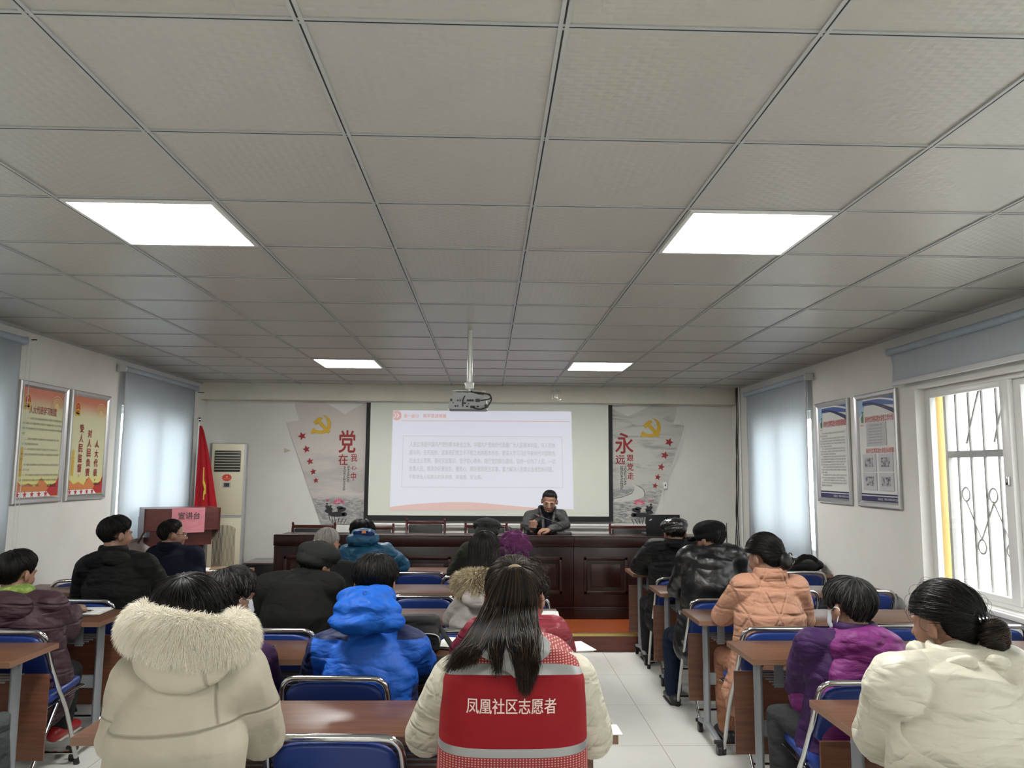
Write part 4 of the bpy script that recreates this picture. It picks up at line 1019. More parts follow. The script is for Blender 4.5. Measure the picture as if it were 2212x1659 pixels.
def soft(bm, voxel=.01, sm=6, disp=0, dscale=.1, seed=0):
    me = bpy.data.meshes.new('s'); bm.to_mesh(me); bm.free()
    o = bpy.data.objects.new('s', me); COL.objects.link(o)
    q = o.modifiers.new('r', 'REMESH'); q.mode = 'VOXEL'; q.voxel_size = voxel; q.use_smooth_shade = True
    if sm: q = o.modifiers.new('s', 'SMOOTH'); q.factor = .5; q.iterations = sm
    if disp:
        tx = bpy.data.textures.new('folds', 'CLOUDS'); tx.noise_scale = dscale*1.5; tx.noise_depth = 1
        q = o.modifiers.new('d', 'DISPLACE'); q.texture = tx; q.strength = disp; q.mid_level = .5; q.texture_coords = 'LOCAL'
        q = o.modifiers.new('s2', 'SMOOTH'); q.factor = .5; q.iterations = 1
    dg = bpy.context.evaluated_depsgraph_get(); dg.update()
    out = bpy.data.meshes.new_from_object(o.evaluated_get(dg))
    bpy.data.objects.remove(o); bpy.data.meshes.remove(me)
    out.shade_smooth()
    return out
# black shoulder bag on the second middle table
P = at(905, 1400, Z=.75); bg = tag(empty('shoulder_bag', (P.x, 3.86, .75)), 'black bag with a pale piping line on the table right of the bright blue jacket', 'bag')
bm = new(); box(bm, (0, 0, .09), (.22, .12, .16), None, 0, .03); box(bm, (.02, -.06, .06), (.18, .05, .10), None, 0, .02)
link('body', soft(bm, .008, 4, .012, .08), blackc, bg)
bm = new(); tube(bm, smooth_path([(-.07, -.093, .095), (.05, -.093, .1), (.1, -.08, .085), (.11, -.06, .04)], 5), .003, 8); obj('piping', bm, MT('pale_piping', (.55, .55, .5), .5), bg)
bm = new(); loft(bm, smooth_path([(.1, -.02, .12), (.15, -.06, .06), (.19, -.10, .012), (.22, -.14, .01)], 5), [(.012, .003)]*16, 8); obj('strap', bm, blackc, bg)
# black backpack on the far right table
bp = tag(empty('backpack', (2.80, 6.88, .75)), 'black backpack lying on the farthest right table against the wall', 'backpack')
bm = new(); ball(bm, (-.02, 0, .055), (.17, .13, .065)); box(bm, (-.12, -.03, .03), (.13, .14, .05), Matrix.Rotation(.2, 3, 'Z'), 0, .015); ball(bm, (.08, .02, .06), (.10, .11, .06))
link('body', soft(bm, .009, 3, .02, .07), blackc, bp)
bm = new(); loft(bm, smooth_path([(-.12, -.1, .07), (-.04, -.1, .13), (.04, -.08, .135), (.1, -.06, .10)], 5), [(.02, .006)]*16, 8); obj('strap', bm, cloth('black_webbing', (.012, .012, .012), .5, .2), bp)
bm = new(); tube(bm, smooth_path([(-.05, .0, .115), (0, -.03, .15), (.05, -.03, .12)], 5), .008, 8); obj('carry_handle', bm, blackc, bp)
# ------------------------------------------------------------------ people
skin = MT('skin', (.27, .15, .10), .5, spec=.4, Subsurface_Weight=.08); skin.bump(skin.noise(120, 3), .1, .001)
skin.color(skin.mix(skin.noise(14, 3).ramp(.35, .7), (.28, .155, .105), (.22, .12, .08)))
lipm = MT('lip_skin', (.33, .12, .09), .45); browm = MT('eyebrow_hair', (.03, .022, .018), .7); eyew = MT('eyelid_shadow', (.22, .11, .075), .6)
def hairm(name, a, b, rough=.42):
    t = MT(name, a, rough, spec=.22); r_ = t.attr('rnd'); t.color(t.mix(r_.ramp(.55, .95), a, b)); return t
h_black = hairm('black_hair', (.005, .0045, .0045), (.016, .014, .013))
h_grey = hairm('greying_hair', (.007, .0065, .0065), (.07, .067, .063))
h_white = hairm('white_grey_hair', (.20, .19, .175), (.42, .40, .38), .5)
h_brown = hairm('brown_black_hair', (.007, .005, .004), (.06, .034, .02))

def strands(name, P, rad, mat, parent, rnd=None):
    """thin three-sided locks through P (n,k,3); rad per point"""
    n, k, _ = P.shape; T = np.gradient(P, axis=1); T /= np.linalg.norm(T, axis=2, keepdims=True)+1e-9
    ref = RNG.normal(size=(n, 1, 3)); A = np.cross(T, ref); A /= np.linalg.norm(A, axis=2, keepdims=True)+1e-9; B = np.cross(T, A)
    rad = np.broadcast_to(np.asarray(rad), (n, k))[..., None]
    ring = np.stack([P+rad*(A*math.cos(q)+B*math.sin(q)) for q in (0, 2.094, 4.189)], 2)  # n,k,3,3
    Vv = ring.reshape(-1, 3)
    i = np.arange(n)[:, None, None]*k*3; j = np.arange(k-1)[None, :, None]*3; c = np.arange(3)[None, None, :]; d = (c+1) % 3
    F = np.stack([i+j+c, i+j+d, i+j+3+d, i+j+3+c], -1).reshape(-1, 4)
    me = bpy.data.meshes.new(name); me.vertices.add(len(Vv)); me.vertices.foreach_set('co', Vv.ravel().astype(np.float32))
    me.loops.add(F.size); me.loops.foreach_set('vertex_index', F.ravel().astype(np.int32)); me.polygons.add(len(F))
    me.polygons.foreach_set('loop_start', np.arange(0, F.size, 4, dtype=np.int32)); me.update(calc_edges=True)
    at_ = me.attributes.new('rnd', 'FLOAT', 'POINT'); r_ = RNG.random(n) if rnd is None else rnd
    at_.data.foreach_set('value', np.repeat(r_, k*3).astype(np.float32)); me.shade_smooth()
    return link(name, me, mat, parent)
def head_rot(yaw=0, pitch=0, roll=0):
    return Matrix.Rotation(math.radians(yaw), 3, 'Z') @ Matrix.Rotation(math.radians(roll), 3, 'Y') @ Matrix.Rotation(math.radians(-pitch), 3, 'X')
def hair_cap(root, C, R, mat, n=1600, crown=(0, -.45, .9), rad=(.0795, .097, .088), cen=(0, -.012, .03), zf=.05, zs=-.02, zb=-.085, puff=.012, wild=.004, thick=.0011, drift=.5, shell=True, k=9, over=.06, name='hair', taper=.46, ear=.024, fade=.007):
    Rn = np.array(R); Cn = np.array(C); cr = np.array(crown, float); cr /= np.linalg.norm(cr)
    e1 = np.cross(cr, [0, 1, 0.01]); e1 /= np.linalg.norm(e1); e2 = np.cross(cr, e1); rad = np.array(rad); cen = np.array(cen)
    def P(t, ph, off):
        d = np.cos(t)[..., None]*cr + np.sin(t)[..., None]*(np.cos(ph)[..., None]*e1+np.sin(ph)[..., None]*e2)
        p_ = cen + d*(rad+off[..., None]); zz = np.clip((cen[2]-.02-p_[..., 2])/.12, 0, 1)**1.4; k_ = 1-taper*zz
        bk_ = (p_[..., 1] < cen[1])
        return np.stack([p_[..., 0]*k_, np.where(bk_, cen[1]+(p_[..., 1]-cen[1])*k_, p_[..., 1]), p_[..., 2]], -1)
    M_ = 180; PH = np.linspace(0, 2*math.pi, M_, endpoint=False); tm = np.zeros(M_)
    zs_, ze_ = zs, (ear if ear is not None else zs)
    for i, ph in enumerate(PH):
        for t in np.linspace(.1, 2.9, 120):
            p_ = P(np.array(t), np.array(ph), np.array(0.)); ang = abs(math.degrees(math.atan2(p_[0], p_[1]-cen[1])))
            zl = float(np.interp(ang, [0, 42, 62, 72, 80, 104, 116, 130, 180], [zf, zf-.006, (zf+zs_)/2, zs_-.012, ze_, ze_, (ze_+zb)/2, zb+.006, zb]))
            if p_[2] < zl: break
            tm[i] = t
    tm = (np.roll(tm, 1)+tm*2+np.roll(tm, -1))/4
    tmax = lambda ph: np.interp(ph % (2*math.pi), np.append(PH, 2*math.pi), np.append(tm, tm[0]))
    vs = []; fs = []
    if shell:
        NR = 22
        for a in range(NR):
            q = (a+.001)/(NR-1); t = q*tm
            off = (puff*(.55-.55*q**2)-fade*q**4)*np.ones(M_) + .0015*np.sin(PH*23+3*q)+.0012*np.sin(PH*41)
            vs.append(P(t, PH, off))
        vs = np.concatenate(vs)@Rn.T+Cn
        fs = [(a*M_+b, a*M_+(b+1) % M_, (a+1)*M_+(b+1) % M_, (a+1)*M_+b) for a in range(NR-1) for b in range(M_)]
        me = bpy.data.meshes.new(name); me.from_pydata(vs.tolist(), [], fs); me.shade_smooth()
        a_ = me.attributes.new('rnd', 'FLOAT', 'POINT'); a_.data.foreach_set('value', np.full(len(vs), .2, np.float32))
        base = link(name, me, mat, root)
    else: base = root
    if n:
        ph0 = RNG.uniform(0, 2*math.pi, n); t1 = tmax(ph0); t0 = t1*RNG.uniform(0, 1, n)**1.1*.85; L = np.minimum(RNG.uniform(.6, 1.5, n), t1-t0+RNG.uniform(0, over, n))
        s = np.linspace(0, 1, k)[None]; t = t0[:, None]+L[:, None]*s; clump = np.sin(ph0*17+5)*.5+.5
        ph = ph0[:, None]+drift*(s*(RNG.normal(size=(n, 1))*.18+np.sin(ph0*9)[:, None]*.12))
        off = puff*(.45+.55*np.sin(math.pi*np.clip(t/t1[:, None], 0, 1)*.75))+wild*(RNG.random((n, 1))*s*1.2+clump[:, None]*.6)
        off = off*np.clip((t1[:, None]*1.06-t)/(.45), .06, 1)-fade*np.clip(t/t1[:, None], 0, 1.1)**4
        X = P(t, ph, off)@Rn.T+Cn
        strands('hair_strands', X, thick*np.array([.8]+[1]*(k-3)+[.7, .15]), mat, base)
    return base
def hand(bm, wr, d, up, side, curl=.5, sc=1.):
    """palm and five fingers from the wrist wr along d; up = back of the hand; side=+1 thumb to the left of d seen from the back"""
    d = V(d).normalized(); up = V(up); up = (up-d*up.dot(d)).normalized(); x = up.cross(d)*side
    P = lambda a, b, c: V(wr)+(x*a+d*b+up*c)*sc
    loft(bm, [P(0, -.01, 0), P(.0, .03, 0), P(.0, .085, 0)], [(.026*sc, .020*sc), (.038*sc, .016*sc), (.040*sc, .013*sc)], 12, side=x)
    for a, ln, y0 in ((.031, .070, .085), (.0105, .078, .09), (-.0105, .072, .088), (-.031, .056, .08)):
        q = curl; pts = [P(a*.95, y0-.02, 0), P(a, y0, .0)]; ang = 0; p_ = V((a, y0, 0))
        for seg, w_ in ((.45, .9), (.32, 1.3), (.23, 1.0)):
            ang += q*w_; p_ = p_+V((a*.03, math.cos(ang)*ln*seg, -math.sin(ang)*ln*seg)); pts.append(P(*p_))
        loft(bm, pts, [.0092*sc, .0092*sc, .0085*sc, .008*sc, .0068*sc], 8)
    t = [P(.026, .02, -.004), P(.05, .045, -.012), P(.052-.012*curl, .075, -.018-.01*curl), P(.045-.03*curl, .098-.01*curl, -.022-.012*curl)]
    loft(bm, t, [.014*sc, .0115*sc, .0105*sc, .008*sc], 8)
def head_mesh(bm, C, R, detail=False):
    q = lambda *p_: C+R@V(p_)
    ball(bm, q(0, -.014, .034), (.0745, .092, .081), R); ball(bm, q(0, .026, -.022), (.066, .066, .084), R); ball(bm, q(0, .038, -.078), (.047, .042, .030), R)
    ball(bm, q(0, .010, -.050), (.062, .055, .044), R)
    for s in (-1, 1):
        ball(bm, q(s*.036, .056, -.030), (.022, .028, .024), R, 12)
        Re = R @ Matrix.Rotation(s*.35, 3, 'Z') @ Matrix.Rotation(-.15, 3, 'X')
        ball(bm, q(s*.083, -.010, -.006), (.0085, .019, .033), Re, 14); ball(bm, q(s*.077, .004, -.010), (.011, .010, .022), Re, 10)
        ball(bm, q(s*.030, .080, .022), (.022, .010, .008), R, 10)
        ball(bm, q(s*.030, .0735, .004), (.0135, .0125, .0095), R, 12)
        ball(bm, q(s*.011, .094, -.030), (.009, .010, .008), R, 10)
    loft(bm, [q(0, .080, .018), q(0, .095, -.004), q(0, .108, -.026)], [.008, .010, .0125], 10)
    ball(bm, q(0, .083, -.056), (.024, .012, .012), R, 12); ball(bm, q(0, .077, -.084), (.018, .014, .014), R, 12)
def vmix(a, b, t): return V(a)*(1-t)+V(b)*t

def person(label, top, Ys, jacket, sh, el, seat, hands=None, yaw=0, pitch=8, roll=0, bulk=1., slv=.062, pants=None, hair=None, vox=.009, fold=.012, collar=True, hood=None, knees=None, feet=None, shoes=None, face=1, z0=0, face_dir=1, cuff=.042, hem=.40, tone=None, dtop=.115, yn=None, curl=.55, hsc=1.0, group='people seated in the audience', bodyvox=.0065, fscale=.09, dy=.08):
    """top=(px,py,Y) of the crown; sh, el = left and right joints (px,py,Y); seat=(x,y) of the hips"""
    root = empty('person', (seat[0], seat[1], z0)); tag(root, label, 'person', group)
    A_ = lambda p_: at(p_[0], p_[1], Y=p_[2]) if not isinstance(p_, Vector) else p_
    sh = [s_ if isinstance(s_, Vector) else (s_[0], s_[1], s_[2]+dy) for s_ in sh]; el = [s_ if isinstance(s_, Vector) else (s_[0], s_[1], s_[2]+dy*.6) for s_ in el]; seat = (seat[0], seat[1]+dy); root.location.y += dy
    if not isinstance(top, Vector): top = (top[0], top[1], top[2]+dy*.5)
    R = head_rot(yaw, pitch, roll); C = A_(top)-V((0, 0, dtop)); SL, SR = A_(sh[0]), A_(sh[1]); EL, ER = A_(el[0]), A_(el[1])
    o = root.location; M_ = (SL+SR)/2; N_ = vmix(M_, C+R@V((0, -.03, -.13)), .5); N_.z = max(M_.z+.03, min(N_.z+.02, C.z-.13)); f = face_dir
    P0 = V((seat[0], seat[1], z0+.50)); hw = (SR-SL).length/2
    tb = z0+.775
    if hands is None: hands = (V((EL.x+.14, EL.y+.24*f, tb)), V((ER.x-.14, ER.y+.24*f, tb)))
    HL, HR = hands
    L = lambda p_: p_-o
    spine = [P0, vmix(P0, M_, .35)+V((0, -.02*f, 0)), vmix(P0, M_, .7)+V((0, -.03*f, 0)), M_+V((0, 0, .0)), N_]
    kn = [A_(k_) for k_ in knees] if knees else [V((seat[0]+s*.11, seat[1]+.40*f, z0+.50)) for s in (-1, 1)]
    ft = [A_(k_) for k_ in feet] if feet else [V((k_.x, k_.y-.02*f, z0+.075)) for k_ in kn]
    # body
    bm = new(); head_mesh(bm, L(C), R)
    loft(bm, [L(C+R@V((0, -.022, -.05))), L(N_)-V((0, 0, .0)), L(M_)-V((0, 0, .02))], [.052, .056, .07], 14)
    loft(bm, [L(p_) for p_ in spine[:4]], [(.15, .11), (.13, .10), (.15, .10), (.13, .07)], 18, side=(1, 0, 0))
    for S_j, E_j, H_j, s in ((SL, EL, HL, -1), (SR, ER, HR, 1)):
        loft(bm, [L(M_)+ (L(S_j)-L(M_))*.5, L(S_j), L(E_j), L(H_j)], [.05, .045, .036, .026], 12)
        d = (H_j-E_j).normalized(); hand(bm, L(H_j), (d.x, d.y, d.z*.3), (0, 0, 1), -s*1, curl, hsc)
    for k_, a_, s in ((kn[0], ft[0], -1), (kn[1], ft[1], 1)):
        loft(bm, [L(P0)+V((s*.08, 0, 0)), L(k_), L(a_)], [.075, .055, .038], 12)
        loft(bm, [L(a_)-V((0, .03*f, .02)), L(a_)+V((0, .12*f, -.045))], [(.03, .028), (.034, .02)], 10, side=(1, 0, 0))
    link('body', soft(bm, bodyvox, 2), skin if tone is None else tone, root)
    # trousers
    bm = new()
    for k_, a_, s in ((kn[0], ft[0], -1), (kn[1], ft[1], 1)):
        loft(bm, [L(P0)+V((s*.08, 0, -.0)), vmix(L(P0)+V((s*.08, 0, 0)), L(k_), .5), L(k_), vmix(L(k_), L(a_), .5), L(a_)+V((0, 0, .015))], [.098, .09, .075, .068, .06], 14)
    ball(bm, L(P0)-V((0, .02*f, -.0)), (.185, .14, .095))
    link('trousers', soft(bm, .01, 3, .014, .07), pants or PANTS, root)
    for a_ in ft:
        bm = new(); loft(bm, [L(a_)+V((0, -.055*f, -.035)), L(a_)+V((0, .04*f, -.028)), L(a_)+V((0, .15*f, -.042))], [(.040, .042), (.045, .042), (.043, .028)], 14, side=(1, 0, 0))
        me = soft(bm, .006, 3)
        for v in me.vertices: v.co.z = max(v.co.z, z0-o.z+.003)
        so = link('shoe', me, shoes or SHOES, root)
        bm = new(); loft(bm, [L(a_)+V((0, -.06*f, -.066)), L(a_)+V((0, .05*f, -.066)), L(a_)+V((0, .155*f, -.066))], [(.042, .008), (.047, .008), (.045, .008)], 14, side=(1, 0, 0)); obj('sole', bm, SOLE if not shoes else SOLEW, so)
    # jacket
    bm = new(); b = bulk
    ta = [(max(.19, hw*.95)*b, .15*b), (max(.175, hw*.93)*b, .135*b), (max(.18, hw*.98)*b, .135*b), (hw*.98, .115*b), (.075, .075)]
    loft(bm, [L(P0)+V((0, -.01*f, hem-.50+.04))]+[L(p_) for p_ in spine], [(ta[0][0]*1.04, .16*b)]+ta, 24, side=(1, 0, 0))
    for S_j, E_j, H_j in ((SL, EL, HL), (SR, ER, HR)):
        loft(bm, [vmix(L(N_), L(M_), .25), L(S_j)], [.058*b, slv*1.12], 14)
        loft(bm, [L(S_j), vmix(L(S_j), L(E_j), .5), L(E_j), vmix(L(E_j), L(H_j), .5), vmix(L(E_j), L(H_j), .95)], [slv*1.12, slv*1.04, slv, slv*.86, cuff], 14)
    jk = link('jacket', soft(bm, vox, 4, fold, fscale), jacket, root)
    if collar:
        bm = new(); c0 = L(N_)+V((0, 0, .03)); n2 = vmix(L(N_), L(C+R@V((0, -.02, -.07))), .7); ax = (n2-c0).normalized()
        for i in range(1):
            pts = [c0+V((.078*math.cos(t), .07*math.sin(t), 0))+ax*.02 for t in [2*math.pi*k_/20 for k_ in range(21)]]
            loft(bm, pts, [(.017, .040)]*21, 10, side=tuple(ax.orthogonal()) if False else None, dome=False)
        link('collar', soft(bm, .007, 3, .006, .04), jacket if collar is True else collar, root)
    info = dict(root=root, C=L(C), R=R, N=L(N_), M=L(M_), SL=L(SL), SR=L(SR), o=o, EL=L(EL), ER=L(ER), HL=L(HL), HR=L(HR), P0=L(P0))
    if hair: hair_cap(root, info['C'], R, **hair)
    return info
PANTS = cloth('black_trousers', (.018, .018, .02), .85, .5, 9); SHOES = MT('black_shoe_leather', (.015, .015, .015), .45); SOLE = MT('dark_sole', (.02, .02, .02), .7); SOLEW = MT('pale_sole', (.45, .43, .36), .7)
def blob(name, balls_, mat, root, vox=.008, sm=5, disp=.012, ds=.07, lofts=()):
    bm = new()
    for c, r_, *rt in balls_: ball(bm, c, r_, rt[0] if rt else None, 24)
    for pts, rr in lofts: loft(bm, pts, rr, 14)
    return link(name, soft(bm, vox, sm, disp, ds), mat, root)
def fur(name, path, r, n, mat, root, length=.045, droop=.3, thick=.0011, seedc=(0, 0, 0), flat=1.):
    P = np.array([tuple(p_) for p_ in path]); m_ = len(P); t = RNG.uniform(0, m_-1.001, n); i = t.astype(int); f = (t-i)[:, None]
    c = P[i]*(1-f)+P[i+1]*f; T = P[i+1]-P[i]; T /= np.linalg.norm(T, axis=1, keepdims=True)
    d = RNG.normal(size=(n, 3)); d -= T*(d*T).sum(1, keepdims=True); d /= np.linalg.norm(d, axis=1, keepdims=True)
    d2 = d+T*RNG.normal(size=(n, 1))*.35+np.array([0, 0, -droop]); d2 /= np.linalg.norm(d2, axis=1, keepdims=True)
    clump = np.sin(c[:, :1]*90+c[:, 2:]*70)*.25
    s = np.linspace(0, 1, 5)[None, :, None]; ln = (length*RNG.uniform(.55, 1.15, (n, 1)))[..., None]
    X = c[:, None]+d[:, None]*r*.9*np.array([1, 1, flat])+(d2[:, None]*s+np.array([0, 0, -droop*.5])*s*s+(T*clump)[:, None]*s)*ln
    return strands(name, X, thick*np.array([1.2, 1.1, .9, .6, .1]), mat, root)

# --- the speaker
jk_grey = cloth('grey_down_jacket', (.042, .043, .044), .6, .8, 9, (1.5, 1.5, 3), spec=.4); sweater = cloth('navy_sweater', (.008, .010, .016), .9, .2)
SH1, SH2 = (1144, 1115, 8.5), (1212, 1113, 8.5)
I = person('person in a grey padded jacket speaking behind the desk, fist raised', (1187, 1062, 8.36), 8.5, jk_grey, (SH1, SH2),
    (V((.42, 8.40, 1.03)), V((.845, 8.40, 1.04))), (.62, 8.78), hands=(at(1150, 1142, Y=8.20), V((.66, 8.17, 1.01))), yaw=174, pitch=21, roll=-4, bulk=1.05, slv=.057, z0=.16, face_dir=-1, dy=0,
    vox=.007, fold=.014, fscale=.06, collar=False, dtop=.105, bodyvox=.0045, group='people at the front desk', curl=.9, hsc=.001,
    hair=dict(mat=h_black, n=1500, zf=.078, zs=.015, ear=.035, zb=-.05, puff=.004, wild=.002, thick=.0009, over=.02))
rt = I['root']; q = lambda *p_: I['C']+I['R']@V(p_)
bm = new()
for s in (-1, 1): loft(bm, [q(s*.012, .088, .018), q(s*.03, .089, .026), q(s*.048, .080, .022)], [(.002, .0032)]*3, 8)
obj('eyebrows', bm, browm, rt)
bm = new()
for s in (-1, 1): loft(bm, [q(s*.018, .086, -.003), q(s*.03, .0875, -.006), q(s*.043, .083, -.003)], [.0018]*3, 8)
obj('eyelashes', bm, browm, rt)
bm = new(); loft(bm, [q(-.022, .090, -.057), q(0, .0965, -.055), q(.022, .090, -.057)], [(.004, .0035), (.006, .005), (.004, .0035)], 8); obj('lips', bm, lipm, rt)
# fist and resting hand
bm = new(); w0 = I['HL']; fu = V((.15, -.2, .97)).normalized()
loft(bm, [w0-fu*.09+V((-.02, .03, 0)), w0-fu*.02, w0+fu*.02], [.027, .027, (.034, .026)], 12, side=(1, .3, 0))
ball(bm, w0+fu*.045, (.040, .030, .042), None, 18)
for k_ in range(4):
    z_ = .072-.019*k_; c_ = w0+V((.005, -.028, z_)); loft(bm, [c_+V((-.034, .012, .0)), c_+V((-.022, -.010, .003)), c_+V((.010, -.014, .002)), c_+V((.030, .002, -.002)), c_+V((.022, .020, -.004))], [.0105, .0112, .0108, .0098, .008], 10)
loft(bm, [w0+V((.03, .0, .02)), w0+V((.045, -.012, .045)), w0+V((.038, -.024, .072)), w0+V((.018, -.030, .088))], [.014, .0125, .011, .009], 10)
link('fist', soft(bm, .0036, 1), skin, rt)
bm = new(); hand(bm, I['HR'], (-1, -.25, -.05), (0, -.2, 1), 1, .5, 1.0); link('resting_hand', soft(bm, .004, 1), skin, rt)
bm = new(); loft(bm, [w0-fu*.10+V((-.02, .03, 0)), w0-fu*.03], [.046, .040], 14, dome=False); obj('sweater_cuff', bm, sweater, rt)
# dark turtleneck, open jacket front with stand collar
bm = new(); Cn = I['N']; loft(bm, [Cn+V((0, -.03, -.20)), Cn+V((0, -.045, -.06)), Cn+V((0, -.035, .03)), Cn+V((0, -.03, .06))], [(.05, .09), (.055, .075), (.062, .062), (.058, .058)], 16, side=(1, 0, 0)); link('turtleneck', soft(bm, .006, 3, .004, .03), sweater, rt)
bm = new()
for s in (-1, 1): loft(bm, [Cn+V((s*.055, .05, .055)), Cn+V((s*.085, .0, .05)), Cn+V((s*.07, -.06, .01)), Cn+V((s*.055, -.105, -.07)), Cn+V((s*.045, -.13, -.2))], [(.016, .034), (.018, .036), (.018, .032), (.02, .024), (.02, .02)], 12)
link('jacket_collar', soft(bm, .006, 3, .006, .04), jk_grey, rt)
bm = new(); bx(bm, (.05+I['M'].x, I['M'].y-.165, I['M'].z-.20), (.17+I['M'].x, I['M'].y-.15, I['M'].z-.165), 0, .004); obj('pocket_flap', bm, jk_grey, rt)
bm = new(); bx(bm, (-.006+I['M'].x-.04, I['M'].y-.185, I['M'].z-.3), (I['M'].x-.03, I['M'].y-.16, I['M'].z-.03)); obj('zip', bm, MT('zip_metal', (.15, .15, .15), .4, .8), rt, smooth=False)

# --- right block
jk_dk = cloth('black_padded_coat', (.010, .010, .011), .6, .8, 8, (1, 1, 2.5)); leather = MT('black_leather', (.007, .007, .008), .36, spec=.5)
creases(leather, .7, 4.5, (1, 1, 1.8)); leather.bump(leather.noise(140, 2), .1, .001)
capl = MT('shiny_cap_leather', (.014, .014, .015), .22, spec=.7); capl.bump(capl.noise(14, 3, .5, None, 1), .6, .02)
I = person('person in a black padded coat and shiny black leather cap, by the aisle', (1457, 1122, 6.2), 6.2, jk_dk, ((1412, 1185, 6.2), (1492, 1183, 6.2)), ((1380, 1222, 6.45), (1515, 1220, 6.45)), (at(1455, 1210, Y=6.3).x, 6.33), yaw=4, pitch=14, bulk=1.1, slv=.075, fold=.02, hair=dict(mat=h_black, n=500, zb=-.07, puff=.006))
q = lambda *p_: I['C']+I['R']@V(p_)
bm = new(); ball(bm, q(0, .0, .068), (.112, .124, .058), I['R']); ball(bm, q(0, -.012, .03), (.097, .114, .058), I['R']); ball(bm, q(0, .085, .035), (.075, .05, .012), I['R']); hat = link('cap', soft(bm, .006, 3, .006, .05), capl, I['root'])
bm = new(); ball(bm, q(0, -.01, .128), (.009, .009, .005), I['R'], 10)
for k_ in range(6):
    a = k_*math.pi/3; tube(bm, [q(math.sin(a)*r_*1.0, math.cos(a)*r_*1.08, 0.070+.058*math.sqrt(max(0, 1-(r_/.112)**2))) for r_ in (.01, .04, .07, .095, .106)], .0022, 6)
obj('cap_seams', bm, capl, hat)
blob('coat_collar', [(I['N']+V((0, -.01, .015)), (.10, .085, .035))], cloth('black_pile', (.008, .008, .008), .95, .9, 60), I['root'], disp=.01, ds=.02)
I = person('person in a black leather jacket and black cloth cap, one leg stretched into the aisle', (1533, 1128, 5.32), 5.3, leather, ((1487, 1205, 5.25), (1588, 1203, 5.25)), ((1462, 1272, 5.5), (1592, 1272, 5.45)), (at(1530, 1250, Y=5.3).x, 5.33), yaw=38, pitch=10, bulk=1.12, slv=.075, vox=.0075, fold=.028, fscale=.07, hair=dict(mat=h_grey, n=500, zb=-.08), pants=cloth('dark_denim', (.010, .016, .034), .8, .6, 9),
    knees=((1452, 1372, 5.75), (1545, 1370, 5.75)), feet=((1455, 1496, 5.62), (1550, 1480, 5.7)))
q = lambda *p_: I['C']+I['R']@V(p_)
capb = cloth('black_cap_cloth', (.006, .006, .007), .9, .4, 12)
blob('cap', [(q(0, -.005, .065), (.106, .120, .066), I['R']), (q(0, -.010, .025), (.100, .116, .050), I['R']), (q(0, .115, .018), (.068, .060, .008), I['R'] @ Matrix.Rotation(-.3, 3, 'X'))], capb, I['root'], .006, 3, .006, .05)
sock = cloth('grey_sock', (.25, .24, .23), .9, .3, 20); a_ = at(1455, 1496, Y=5.62)-I['o']
bm = new(); cyl(bm, a_+V((0, 0, -.03)), a_+V((0, 0, .05)), .048, 16); obj('sock', bm, sock, I['root'])
# peach quilted jacket
peach = MT('peach_quilted_nylon', (.42, .22, .145), .75, spec=.3)
p = peach.pos()
def seam(v, sp, wd): return ((v/sp).fract()-.5).abs().ramp(0., wd)
sp = .115
h = seam(p[2]+.03, .135, .10).min(seam(p[0]*1.0+p[2]*.45, .15, .08)).min(seam(p[0]*1.0-p[2]*.45, .15, .08))
peach.bump(h, .6, .010); creases(peach, .5, 12)
I = person('person in a peach quilted jacket with dark hair pinned up, leaning on the table', (1650, 1161, 4.36), 4.3, peach, ((1606, 1270, 4.3), (1716, 1270, 4.3)), ((1562, 1328, 4.55), (1736, 1335, 4.5)), (at(1665, 1330, Y=4.36).x, 4.38), yaw=32, pitch=14, bulk=1.12, slv=.072, vox=.0065, fold=.014, fscale=.07, pants=cloth('tan_trousers', (.30, .14, .085), .85, .7, 10), hair=dict(mat=h_black, n=2600, crown=(.15, -.95, -.25), zb=-.10, zf=.05, zs=-.045, puff=.02, wild=.006), collar=True)
q = lambda *p_: I['C']+I['R']@V(p_)
bm = new(); ball(bm, q(.02, -.12, -.035), (.045, .032, .05), I['R']); bn = link('hair_bun', soft(bm, .005, 2, .01, .03), h_black, I['root'])
bm = new(); tube(bm, [q(.055+.014*math.cos(t), -.135, -.01+.016*math.sin(t)) for t in np.linspace(0, 6.28, 12)], .0035, 8); tube(bm, arc(q(.06, -.135, -.02), q(.06, -.16, -.045), q(.03, -.15, -.06)), .0035, 8); obj('hair_clip', bm, MT('black_clip', (.01, .01, .01), .12), bn)
# skirt of the long coat hanging beside the chair
blob('coat_skirt', [], peach, I['root'], .008, 4, .02, .06, lofts=[([I['P0']+V((-.13, .02, -.02)), I['P0']+V((-.17, .06, -.12)), I['P0']+V((-.15, .10, -.22))], [.07, .075, .05])])
